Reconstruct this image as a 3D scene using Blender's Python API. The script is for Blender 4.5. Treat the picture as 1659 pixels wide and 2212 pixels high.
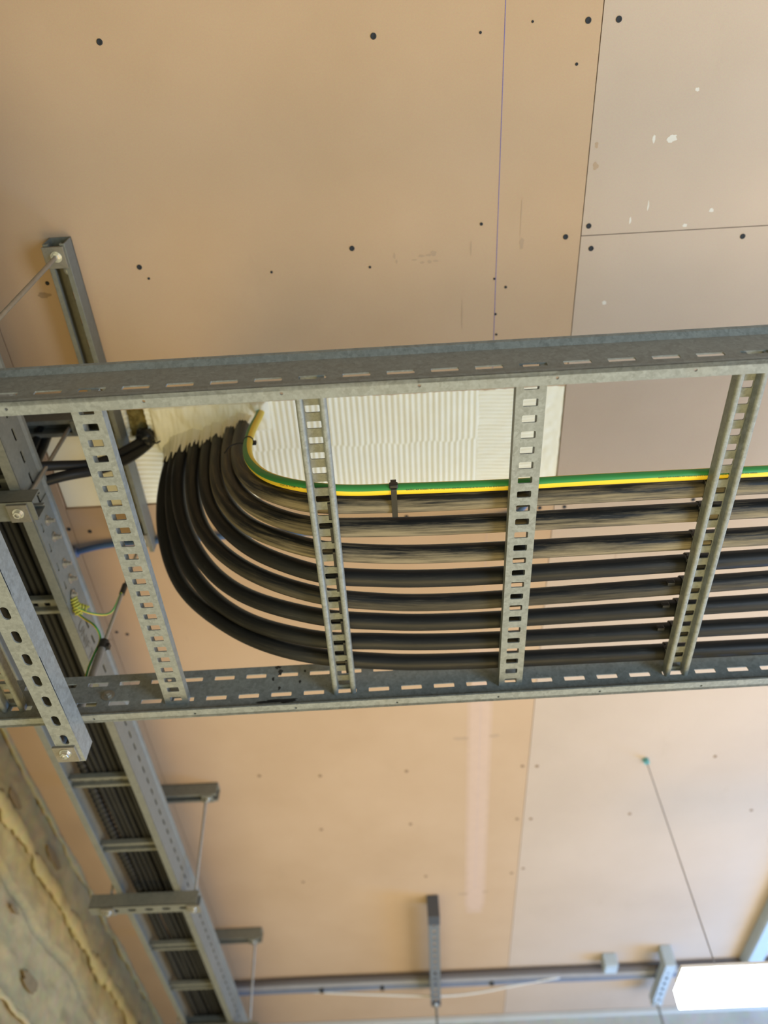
import bpy, bmesh, math, random
from mathutils import Vector, Matrix, noise
PI = math.pi
for o in list(bpy.data.objects): bpy.data.objects.remove(o)
scene = bpy.context.scene
COL = scene.collection
random.seed(7)

# ------------------------------------------------------------------ camera
def cam_basis(p, ro, ya):
    cy, sy, cp, sp, cr, sr = math.cos(ya), math.sin(ya), math.cos(p), math.sin(p), math.cos(ro), math.sin(ro)
    fwd = Vector((-sy*cp, cy*cp, sp)); right = Vector((cy, sy, 0)); up = right.cross(fwd)
    return right*cr+up*sr, -right*sr+up*cr, fwd
CR, CU, CF = cam_basis(0.92989, -0.032891, 0.023443)
cd = bpy.data.cameras.new('camera'); cam = bpy.data.objects.new('camera', cd); COL.objects.link(cam)
cam.matrix_world = Matrix(((CR.x, CU.x, -CF.x, 0), (CR.y, CU.y, -CF.y, 0), (CR.z, CU.z, -CF.z, 0), (0, 0, 0, 1)))
cd.sensor_fit = 'VERTICAL'; cd.sensor_height = 36.0; cd.lens = 1692.25*36.0/2212
cd.clip_start = 0.02; cd.clip_end = 60
cd.dof.use_dof = True; cd.dof.focus_distance = 1.20; cd.dof.aperture_fstop = 27.5/11.0
scene.camera = cam

# ------------------------------------------------------------------ world, lights, exposure
WH, WN, WR, LAMPE = (0.012, 0.012, 0.012), (1.216, 1.17, 0.745), (0.1, 0.05, 0.04), 9.0   # dim room, floor glow, daylight side, lamp output
w = bpy.data.worlds.new('World'); scene.world = w; w.use_nodes = True
nt = w.node_tree; nt.nodes.clear()
wo = nt.nodes.new('ShaderNodeOutputWorld'); wb = nt.nodes.new('ShaderNodeBackground')
tc = nt.nodes.new('ShaderNodeTexCoord'); sx = nt.nodes.new('ShaderNodeSeparateXYZ')
nt.links.new(tc.outputs['Generated'], sx.inputs[0])
rampz = nt.nodes.new('ShaderNodeMapRange'); rampz.interpolation_type = 'SMOOTHSTEP'; rampz.inputs['From Min'].default_value = -0.98; rampz.inputs['From Max'].default_value = -0.30
rampz.inputs['To Min'].default_value = 1.0; rampz.inputs['To Max'].default_value = 0.0
nt.links.new(sx.outputs['Z'], rampz.inputs['Value'])
mz = nt.nodes.new('ShaderNodeMix'); mz.data_type = 'RGBA'
nt.links.new(rampz.outputs[0], mz.inputs['Factor'])
mz.inputs['A'].default_value = (*WH, 1)       # dim room at eye level
mz.inputs['B'].default_value = (*WN, 1)          # daylit floor far below
rampx = nt.nodes.new('ShaderNodeMapRange'); rampx.interpolation_type = 'SMOOTHSTEP'
rampx.inputs['From Min'].default_value = -0.25; rampx.inputs['From Max'].default_value = 1.0
nt.links.new(sx.outputs['X'], rampx.inputs['Value'])
mx = nt.nodes.new('ShaderNodeMix'); mx.data_type = 'RGBA'
nt.links.new(rampx.outputs[0], mx.inputs['Factor']); nt.links.new(mz.outputs['Result'], mx.inputs['A'])
mx.inputs['B'].default_value = (*WR, 1)         # daylight side of the hall
nt.links.new(mx.outputs['Result'], wb.inputs['Color']); wb.inputs['Strength'].default_value = 1.0
nt.links.new(wb.outputs[0], wo.inputs[0])

def area(name, loc, target, size, sizey, power, col):
    l = bpy.data.lights.new(name, 'AREA'); l.shape = 'RECTANGLE'; l.size = size; l.size_y = sizey
    l.energy = power; l.color = col
    o = bpy.data.objects.new(name, l); COL.objects.link(o); o.location = loc
    o.rotation_euler = (Vector(target)-Vector(loc)).to_track_quat('-Z', 'Y').to_euler()
    return o
area('right_fill_light', (3.0, 1.9, -1.0), (0.8, 2.0, 1.5), 3.0, 1.4, 87.4, (1.0, 0.957, 0.939))  # unseen area light added to brighten the ceiling from the right
area('far_blue_fill', (2.6, 3.9, 0.5), (0.9, 3.2, 1.5), 1.6, 1.0, 121.6, (0.062, 0.375, 1.0))  # added blue light with no built source, tints the far right corner
area('near_cool_fill', (2.4, -0.4, -0.9), (1.0, 0.2, 1.5), 1.6, 1.2, 69.9, (0.5, 0.717, 1.0))  # unseen cool fill, added to lift the near right boards
area('warm_low_fill', (0.25, 1.35, -1.6), (0.1, 1.45, 1.5), 1.2, 1.2, 31.9, (1.0, 0.69, 0.238))  # added warm fill from below, unseen, for the left and middle ceiling
scene.view_settings.view_transform = 'Standard'; scene.view_settings.look = 'None'
scene.view_settings.gamma = 1.0; scene.view_settings.use_curve_mapping = False
scene.view_settings.exposure = 0.0

# ------------------------------------------------------------------ materials
def nmat(name):
    m = bpy.data.materials.new(name); m.use_nodes = True
    n = m.node_tree.nodes; b = n.get('Principled BSDF')
    return m, m.node_tree, b
def N(t, typ, **kw):
    n = t.nodes.new(typ)
    for k, v in kw.items(): setattr(n, k, v)
    return n
def tex_noise(t, scale, detail=4, rough=0.55, vec=None, mscale=None, coord='Object'):
    n = N(t, 'ShaderNodeTexNoise'); n.inputs['Scale'].default_value = scale; n.inputs['Detail'].default_value = detail; n.inputs['Roughness'].default_value = rough
    if vec is None: vec = N(t, 'ShaderNodeTexCoord').outputs[coord]
    if mscale:
        mp = N(t, 'ShaderNodeMapping'); mp.inputs['Scale'].default_value = mscale; t.links.new(vec, mp.inputs[0]); vec = mp.outputs[0]
    t.links.new(vec, n.inputs['Vector']); return n
def ramp(t, src, stops):
    r = N(t, 'ShaderNodeValToRGB'); e = r.color_ramp.elements
    while len(e) < len(stops): e.new(0.5)
    for i, (p, c) in enumerate(stops):
        e[i].position = p; e[i].color = (c[0], c[1], c[2], 1) if not isinstance(c, float) else (c, c, c, 1)
    t.links.new(src, r.inputs[0]); return r.outputs[0]
def mixc(t, fac, a, b, mode='MIX'):
    m = N(t, 'ShaderNodeMix', data_type='RGBA', blend_type=mode)
    for k, v in (('Factor', fac), ('A', a), ('B', b)):
        if isinstance(v, (int, float)): m.inputs[k].default_value = v
        elif isinstance(v, tuple): m.inputs[k].default_value = (*v, 1)
        else: t.links.new(v, m.inputs[k])
    return m.outputs['Result']
def bump(t, b, h, strength=0.3, dist=0.002):
    n = N(t, 'ShaderNodeBump'); n.inputs['Strength'].default_value = strength; n.inputs['Distance'].default_value = dist
    t.links.new(h, n.inputs['Height']); t.links.new(n.outputs[0], b.inputs['Normal'])

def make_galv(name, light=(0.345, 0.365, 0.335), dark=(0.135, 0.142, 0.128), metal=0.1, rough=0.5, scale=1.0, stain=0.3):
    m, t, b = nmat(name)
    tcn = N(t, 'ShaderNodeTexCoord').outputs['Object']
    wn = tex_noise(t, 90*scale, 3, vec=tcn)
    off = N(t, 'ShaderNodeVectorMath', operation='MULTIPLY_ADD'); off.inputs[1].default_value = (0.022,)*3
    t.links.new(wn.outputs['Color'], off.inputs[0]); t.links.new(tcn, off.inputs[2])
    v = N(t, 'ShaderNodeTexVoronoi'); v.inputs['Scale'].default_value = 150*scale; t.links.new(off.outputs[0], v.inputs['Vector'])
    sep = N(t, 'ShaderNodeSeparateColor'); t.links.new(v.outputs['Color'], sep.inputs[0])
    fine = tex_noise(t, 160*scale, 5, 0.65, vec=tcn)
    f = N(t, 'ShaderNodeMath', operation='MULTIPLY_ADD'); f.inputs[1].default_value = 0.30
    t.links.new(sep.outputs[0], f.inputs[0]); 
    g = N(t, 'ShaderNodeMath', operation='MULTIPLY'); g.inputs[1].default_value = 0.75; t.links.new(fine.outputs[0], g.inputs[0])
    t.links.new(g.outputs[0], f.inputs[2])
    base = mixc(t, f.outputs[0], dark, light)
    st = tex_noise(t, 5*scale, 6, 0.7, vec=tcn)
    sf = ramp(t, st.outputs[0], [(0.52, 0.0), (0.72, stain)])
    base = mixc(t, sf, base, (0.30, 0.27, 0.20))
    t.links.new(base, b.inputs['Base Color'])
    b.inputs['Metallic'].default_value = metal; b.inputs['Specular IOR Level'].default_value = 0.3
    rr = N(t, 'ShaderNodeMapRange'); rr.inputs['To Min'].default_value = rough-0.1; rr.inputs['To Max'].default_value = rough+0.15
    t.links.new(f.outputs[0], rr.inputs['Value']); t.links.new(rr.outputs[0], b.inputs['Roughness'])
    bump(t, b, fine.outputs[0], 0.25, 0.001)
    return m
GALV = make_galv('galvanised_steel')
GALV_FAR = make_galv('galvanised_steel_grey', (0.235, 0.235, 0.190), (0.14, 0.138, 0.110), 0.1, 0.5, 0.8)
PLATED = make_galv('zinc_plate_dull', (0.30, 0.27, 0.21), (0.18, 0.165, 0.13), 0.3, 0.45, 1.5)
def simple(name, col, rough=0.5, metal=0.0, nscale=None, namt=0.3, emit=None, es=0):
    m, t, b = nmat(name)
    b.inputs['Base Color'].default_value = (*col, 1); b.inputs['Roughness'].default_value = rough; b.inputs['Metallic'].default_value = metal
    if nscale:
        n = tex_noise(t, nscale, 5, 0.6)
        c = mixc(t, n.outputs[0], tuple(x*(1-namt) for x in col), tuple(min(1, x*(1+namt)) for x in col))
        t.links.new(c, b.inputs['Base Color']); bump(t, b, n.outputs[0], 0.15, 0.001)
    if emit:
        b.inputs['Emission Color'].default_value = (*emit, 1); b.inputs['Emission Strength'].default_value = es
    return m
BRIGHT = simple('bright_zinc', (0.78, 0.77, 0.72), 0.3, 1.0, 60, 0.1)
ROD = simple('rod_zinc', (0.42, 0.40, 0.34), 0.45, 0.8, 80, 0.2)
PLASTIC = simple('black_nylon', (0.008, 0.0085, 0.009), 0.42, 0, 40, 0.3)
TAPE = simple('grey_tape', (0.20, 0.19, 0.16), 0.5, 0, 60, 0.25)
SCREW = simple('black_phosphate', (0.018, 0.020, 0.024), 0.8)
SCREW_B = simple('filled_screw_brown', (0.25, 0.165, 0.10), 0.9)
INK = simple('black_ink', (0.02, 0.03, 0.02), 0.6)
CHALK = simple('blue_chalk', (0.16, 0.14, 0.34), 0.9, 0, 300, 0.5)
FOAM = simple('cream_foam', (0.86, 0.79, 0.58), 0.9, 0, 40, 0.08)
CORE = simple('gypsum_core', (0.62, 0.54, 0.45), 0.95, 0, 80, 0.15)
BLUE = simple('blue_pvc', (0.06, 0.12, 0.26), 0.5, 0, 20, 0.3)
BLUEGREY = simple('blue_grey_conduit', (0.16, 0.19, 0.26), 0.5, 0, 20, 0.2)
GREYPVC = simple('grey_conduit', (0.30, 0.29, 0.29), 0.55, 0, 20, 0.2)
WHITE = simple('white_flex', (0.75, 0.73, 0.68), 0.5)
BRIGHTGREY = simple('pale_trunking', (0.42, 0.50, 0.56), 0.5, 0, 20, 0.1)
LAMPM = simple('lit_diffuser', (0.9, 0.95, 1.0), 0.4, 0, None, 0, (0.86, 0.95, 1.0), LAMPE)
def make_wool():
    m, t, b = nmat('mineral_wool'); n = tex_noise(t, 60, 8, 0.7)
    t.links.new(ramp(t, n.outputs[0], [(0.3, (0.10, 0.075, 0.02)), (0.7, (0.36, 0.28, 0.09))]), b.inputs['Base Color'])
    b.inputs['Roughness'].default_value = 1; bump(t, b, n.outputs[0], 1.0, 0.006); return m
WOOL = make_wool()
def make_board(name, a=(0.462, 0.318, 0.198), c=(0.508, 0.357, 0.232)):
    m, t, b = nmat(name)
    tcn = N(t, 'ShaderNodeTexCoord').outputs['Object']
    n1 = tex_noise(t, 1.6, 4, 0.6, vec=tcn); n2 = tex_noise(t, 420, 3, 0.7, vec=tcn); n3 = tex_noise(t, 9, 6, 0.75, vec=tcn, mscale=(1, 0.35, 1))
    base = mixc(t, ramp(t, n1.outputs[0], [(0.35, 0.0), (0.65, 1.0)]), a, c)
    base = mixc(t, ramp(t, n3.outputs[0], [(0.60, 0.0), (0.78, 0.22)]), base, (0.36, 0.27, 0.18))
    base = mixc(t, 0.10, base, n2.outputs['Color'], 'OVERLAY')
    # small scuffs and nicks
    sc = tex_noise(t, 30, 2, 0.5, vec=tcn, mscale=(1.0, 0.16, 1))
    base = mixc(t, ramp(t, sc.outputs[0], [(0.765, 0.0), (0.80, 0.4)]), base, (0.30, 0.21, 0.14))
    t.links.new(base, b.inputs['Base Color']); b.inputs['Roughness'].default_value = 0.85
    b.inputs['Specular IOR Level'].default_value = 0.25
    bump(t, b, n2.outputs[0], 0.12, 0.0006); return m
BOARD = make_board('pink_plasterboard')
BOARD_R = make_board('pink_plasterboard_pale', (0.462, 0.362, 0.280), (0.508, 0.400, 0.312))
def flat(name, col, rough=0.9): return simple(name, col, rough, 0, 30, 0.08)
PALEPINK = flat('cleaned_pink_paper', (0.53, 0.378, 0.285))
STAIN = flat('brown_smear', (0.33, 0.23, 0.145)); STAIN2 = flat('tan_smear', (0.41, 0.29, 0.19)); WHITEMARK = flat('white_scuff', (0.64, 0.60, 0.53))
TEAL = flat('teal_mark', (0.20, 0.42, 0.42))
def make_conc(name, a, c, d):
    m, t, b = nmat(name)
    tcn = N(t, 'ShaderNodeTexCoord').outputs['Object']
    n1 = tex_noise(t, 2.2, 7, 0.65, vec=tcn); n2 = tex_noise(t, 26, 6, 0.7, vec=tcn); n3 = tex_noise(t, 5, 3, 0.5, vec=tcn, mscale=(1, 0.4, 1))
    base = mixc(t, ramp(t, n1.outputs[0], [(0.32, 0.0), (0.66, 1.0)]), a, c)
    base = mixc(t, ramp(t, n3.outputs[0], [(0.60, 0.0), (0.66, 0.75)]), base, d)
    base = mixc(t, 0.25, base, n2.outputs['Color'], 'OVERLAY')
    t.links.new(base, b.inputs['Base Color']); b.inputs['Roughness'].default_value = 0.95
    bump(t, b, n2.outputs[0], 0.6, 0.006); return m
CONC = make_conc('rough_plastered_block', (0.30, 0.235, 0.105), (0.45, 0.365, 0.185), (0.20, 0.145, 0.065))
MORTAR = make_conc('yellow_mortar', (0.38, 0.31, 0.14), (0.48, 0.40, 0.20), (0.28, 0.22, 0.10))
FARCONC = make_conc('grey_beam', (0.40, 0.40, 0.36), (0.46, 0.46, 0.42), (0.36, 0.36, 0.33))
def make_batt():
    m, t, b = nmat('coated_fire_batt'); tcn = N(t, 'ShaderNodeTexCoord').outputs['Object']
    n1 = tex_noise(t, 5, 6, 0.7, vec=tcn); n2 = tex_noise(t, 90, 4, 0.6, vec=tcn)
    base = mixc(t, ramp(t, n1.outputs[0], [(0.35, 0.0), (0.7, 1.0)]), (0.90, 0.86, 0.70), (0.96, 0.93, 0.78))
    t.links.new(base, b.inputs['Base Color']); b.inputs['Roughness'].default_value = 0.8
    bump(t, b, n2.outputs[0], 0.4, 0.001); return m
BATT = make_batt()
def make_cable(name, dust, seed, centre=0.965):
    """black sheath; dust lies along one side of the sheath (UV: x around, y metres along)"""
    m, t, b = nmat(name)
    uv = N(t, 'ShaderNodeUVMap').outputs[0]
    s = N(t, 'ShaderNodeSeparateXYZ'); t.links.new(uv, s.inputs[0])
    n1 = tex_noise(t, 1.0, 6, 0.7, vec=uv, mscale=(16, 7, 1)); n1.inputs['Scale'].default_value = 1.0
    n2 = tex_noise(t, 1.0, 5, 0.65, vec=uv, mscale=(60, 14, 1)); n3 = tex_noise(t, 1.0, 3, 0.6, vec=uv, mscale=(2.5, 5, 1))
    # distance around the sheath from the dusty side
    d = N(t, 'ShaderNodeMath', operation='SUBTRACT'); t.links.new(s.outputs['X'], d.inputs[0]); d.inputs[1].default_value = centre
    w1 = N(t, 'ShaderNodeMath', operation='WRAP'); t.links.new(d.outputs[0], w1.inputs[0]); w1.inputs[1].default_value = 0.5; w1.inputs[2].default_value = -0.5
    wv = N(t, 'ShaderNodeMath', operation='ABSOLUTE'); t.links.new(w1.outputs[0], wv.inputs[0])
    band = N(t, 'ShaderNodeMapRange'); band.inputs['From Min'].default_value = 0.19; band.inputs['From Max'].default_value = 0.03
    t.links.new(wv.outputs[0], band.inputs['Value'])
    a1 = N(t, 'ShaderNodeMath', operation='MULTIPLY_ADD'); t.links.new(n1.outputs[0], a1.inputs[0]); a1.inputs[1].default_value = 3.2; a1.inputs[2].default_value = -1.62
    a2 = N(t, 'ShaderNodeMath', operation='MULTIPLY_ADD'); t.links.new(band.outputs[0], a2.inputs[0]); a2.inputs[1].default_value = 0.75; t.links.new(a1.outputs[0], a2.inputs[2])
    a3 = N(t, 'ShaderNodeMath', operation='MULTIPLY_ADD'); t.links.new(n3.outputs[0], a3.inputs[0]); a3.inputs[1].default_value = 0.9; t.links.new(a2.outputs[0], a3.inputs[2])
    a4 = N(t, 'ShaderNodeMath', operation='SUBTRACT', use_clamp=True); t.links.new(a3.outputs[0], a4.inputs[0]); a4.inputs[1].default_value = 0.42
    a5 = N(t, 'ShaderNodeMath', operation='MULTIPLY', use_clamp=True); t.links.new(a4.outputs[0], a5.inputs[0]); a5.inputs[1].default_value = dust
    base = mixc(t, a5.outputs[0], (0.0125, 0.0135, 0.0140), (0.26, 0.215, 0.135))
    scr = ramp(t, n2.outputs[0], [(0.62, 0.0), (0.80, 0.6)])
    base = mixc(t, scr, base, (0.20, 0.20, 0.17))
    t.links.new(base, b.inputs['Base Color']); 
    rr = N(t, 'ShaderNodeMapRange'); b.inputs['Specular IOR Level'].default_value = 0.22; rr.inputs['To Min'].default_value = 0.42; rr.inputs['To Max'].default_value = 0.8; t.links.new(a5.outputs[0], rr.inputs['Value'])
    t.links.new(rr.outputs[0], b.inputs['Roughness'])
    bump(t, b, n2.outputs[0], 0.2, 0.0008); return m
CAB_DUSTY = make_cable('black_sheath_dusty', 0.95, 1)
CAB_MID = make_cable('black_sheath_scuffed', 0.26, 2)
CAB_CLEAN = make_cable('black_sheath', 0.07, 3)
CAB_BLACK = make_cable('black_sheath_clean', 0.06, 3)
def make_earth(name, phase, wy=0.40):
    m, t, b = nmat(name); uv = N(t, 'ShaderNodeUVMap').outputs[0]
    s = N(t, 'ShaderNodeSeparateXYZ'); t.links.new(uv, s.inputs[0])
    d = N(t, 'ShaderNodeMath', operation='ADD'); t.links.new(s.outputs['X'], d.inputs[0]); d.inputs[1].default_value = phase
    fr = N(t, 'ShaderNodeMath', operation='FRACT'); t.links.new(d.outputs[0], fr.inputs[0])
    st = N(t, 'ShaderNodeMath', operation='LESS_THAN'); t.links.new(fr.outputs[0], st.inputs[0]); st.inputs[1].default_value = wy
    base = mixc(t, st.outputs[0], (0.035, 0.25, 0.055), (0.80, 0.56, 0.02))
    n = tex_noise(t, 1.0, 5, 0.7, vec=uv, mscale=(30, 12, 1))
    base = mixc(t, ramp(t, n.outputs[0], [(0.62, 0.0), (0.80, 0.7)]), base, (0.16, 0.12, 0.05))
    t.links.new(base, b.inputs['Base Color']); b.inputs['Roughness'].default_value = 0.45; return m

# ------------------------------------------------------------------ mesh helpers
def tag(o, label=None, cat=None, group=None, kind=None):
    if label: o['label'] = label
    if cat: o['category'] = cat
    if group: o['group'] = group
    if kind: o['kind'] = kind
    return o
def empty(name, loc=(0, 0, 0), rot=None):
    o = bpy.data.objects.new(name, None); COL.objects.link(o); o.location = loc; o.empty_display_size = 0.05
    if rot is not None: o.rotation_euler = rot
    return o
def obj(name, bm, m, parent=None, smooth=False, bevel=0, recalc=True):
    if recalc: bmesh.ops.recalc_face_normals(bm, faces=bm.faces)
    me = bpy.data.meshes.new(name); bm.to_mesh(me); bm.free()
    me.materials.append(m)
    if smooth:
        for p in me.polygons: p.use_smooth = True
    o = bpy.data.objects.new(name, me); COL.objects.link(o)
    if parent: o.parent = parent
    if bevel:
        b = o.modifiers.new('bevel', 'BEVEL'); b.width = bevel; b.segments = 2; b.limit_method = 'ANGLE'
    return o
def box(bm, x0, x1, y0, y1, z0, z1):
    v = [bm.verts.new(p) for p in ((x0,y0,z0),(x1,y0,z0),(x1,y1,z0),(x0,y1,z0),(x0,y0,z1),(x1,y0,z1),(x1,y1,z1),(x0,y1,z1))]
    for f in ((0,3,2,1),(4,5,6,7),(0,1,5,4),(1,2,6,5),(2,3,7,6),(3,0,4,7)): bm.faces.new([v[i] for i in f])
    return v
def prism(bm, prof, O, U, V, A, L):
    """closed 2-D profile (u,v) swept along A for length L"""
    O, U, V, A = Vector(O), Vector(U), Vector(V), Vector(A)
    a = [bm.verts.new(O+U*u+V*v) for u, v in prof]; b = [bm.verts.new(O+U*u+V*v+A*L) for u, v in prof]
    n = len(prof)
    for i in range(n): bm.faces.new((a[i], a[(i+1) % n], b[(i+1) % n], b[i]))
    bm.faces.new(a[::-1]); bm.faces.new(b)
def circ(r, n=16, ph=0): return [(r*math.cos(2*PI*i/n+ph), r*math.sin(2*PI*i/n+ph)) for i in range(n)]
def cyl(bm, p0, p1, r, n=16):
    p0, p1 = Vector(p0), Vector(p1); A = (p1-p0); L = A.length; A.normalize()
    U = A.orthogonal().normalized(); V = A.cross(U)
    prism(bm, circ(r, n), p0, U, V, A, L)
def plate(bm, O, U, V, Nn, L, W, T, holes=(), r=0.0):
    """flat plate L x W, thickness T, with (rounded) through holes (u0,u1,v0,v1)"""
    O, U, V, Nn = Vector(O), Vector(U), Vector(V), Vector(Nn)
    us = sorted({0.0, L, *[max(0, h[0]) for h in holes], *[min(L, h[1]) for h in holes]})
    vs = sorted({0.0, W, *[h[2] for h in holes], *[h[3] for h in holes]})
    cache = {}
    def P(u, v, k):
        key = (round(u, 6), round(v, 6), k)
        if key not in cache: cache[key] = bm.verts.new(O+U*u+V*v+Nn*(T*k))
        return cache[key]
    def F(*a):
        try: bm.faces.new(a)
        except ValueError: pass
    for i in range(len(us)-1):
        for j in range(len(vs)-1):
            u0, u1, v0, v1 = us[i], us[i+1], vs[j], vs[j+1]
            cu, cv = (u0+u1)/2, (v0+v1)/2
            if any(h[0] < cu < h[1] and h[2] < cv < h[3] for h in holes): continue
            for k in (0, 1): F(P(u0,v0,k), P(u1,v0,k), P(u1,v1,k), P(u0,v1,k))
    for a, b in (((0,0),(L,0)), ((L,0),(L,W)), ((L,W),(0,W)), ((0,W),(0,0))):
        F(P(*a,0), P(*b,0), P(*b,1), P(*a,1))
    for h in holes:
        u0, u1, v0, v1 = max(0, h[0]), min(L, h[1]), h[2], h[3]
        rr = min(r, (u1-u0)/2, (v1-v0)/2); loop = []
        for (cx, cy, sx_, sy_, a0) in ((u0, v0, 1, 1, PI), (u1, v0, -1, 1, 1.5*PI), (u1, v1, -1, -1, 0), (u0, v1, 1, -1, 0.5*PI)):
            if rr <= 0: loop.append((cx, cy)); continue
            ox, oy = cx+sx_*rr, cy+sy_*rr
            arc = [(ox+rr*math.cos(a0+PI/2*q/4), oy+rr*math.sin(a0+PI/2*q/4)) for q in range(5)]
            for k in (0, 1):
                for q in range(4): F(P(cx,cy,k), P(*arc[q],k), P(*arc[q+1],k))
            loop += arc
        for q in range(len(loop)):
            a, b = loop[q], loop[(q+1) % len(loop)]
            if (abs(a[0]-b[0])+abs(a[1]-b[1])) > 1e-7: F(P(*a,0), P(*b,0), P(*b,1), P(*a,1))
def catmull(pts, step=0.012):
    pts = [Vector(p) for p in pts]; out = []
    P = [pts[0]*2-pts[1]]+pts+[pts[-1]*2-pts[-2]]
    for i in range(1, len(P)-2):
        n = max(2, int((P[i+1]-P[i]).length/step))
        for k in range(n):
            t = k/n
            a, b, c, d = P[i-1], P[i], P[i+1], P[i+2]
            out.append(0.5*((2*b)+(c-a)*t+(2*a-5*b+4*c-d)*t*t+(-a+3*b-3*c+d)*t**3))
    out.append(P[-2].copy()); return out
def smooth_path(p, it=6):
    p = [v.copy() for v in p]
    for _ in range(it):
        q = [v.copy() for v in p]
        for i in range(1, len(p)-1): q[i] = p[i]*0.5+(p[i-1]+p[i+1])*0.25
        p = q
    return p
def tube(name, path, r, m, parent=None, n=20, uv0=0.0, rf=None):
    """swept tube; UV x = turns around from 'down', y = metres along"""
    bm = bmesh.new(); uvl = bm.loops.layers.uv.new('UVMap')
    T = []
    for i in range(len(path)):
        a, b = path[max(0, i-1)], path[min(len(path)-1, i+1)]; T.append((b-a).normalized())
    Nn = Vector((0, 0, -1)); Nn = (Nn-T[0]*Nn.dot(T[0])) if abs(T[0].z) < 0.95 else Vector((1, 0, 0))-T[0]*T[0].x; Nn.normalize()
    rings = []; L = uv0; Ls = []
    for i, p in enumerate(path):
        if i: 
            L += (p-path[i-1]).length
            Nn = (Nn-T[i]*Nn.dot(T[i])).normalized()
        B = T[i].cross(Nn); rad = r*(rf(L) if rf else 1)
        rings.append([bm.verts.new(p+(Nn*math.cos(2*PI*k/n)+B*math.sin(2*PI*k/n))*rad) for k in range(n)]); Ls.append(L)
    for i in range(len(rings)-1):
        for k in range(n):
            f = bm.faces.new((rings[i][k], rings[i][(k+1) % n], rings[i+1][(k+1) % n], rings[i+1][k])); f.smooth = True
            for lp, (u, v) in zip(f.loops, ((k/n, Ls[i]), ((k+1)/n, Ls[i]), ((k+1)/n, Ls[i+1]), (k/n, Ls[i+1]))): lp[uvl].uv = (u, v)
    bm.faces.new(rings[0][::-1]); bm.faces.new(rings[-1])
    return obj(name, bm, m, parent, smooth=True, recalc=True)
def text_bm(s, size):
    c = bpy.data.curves.new('txt', 'FONT'); c.body = s; c.size = size; c.resolution_u = 2
    o = bpy.data.objects.new('txt', c); COL.objects.link(o)
    dg = bpy.context.evaluated_depsgraph_get(); me = bpy.data.meshes.new_from_object(o.evaluated_get(dg))
    bm = bmesh.new(); bm.from_mesh(me); bpy.data.objects.remove(o); bpy.data.curves.remove(c); bpy.data.meshes.remove(me)
    return bm

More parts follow.
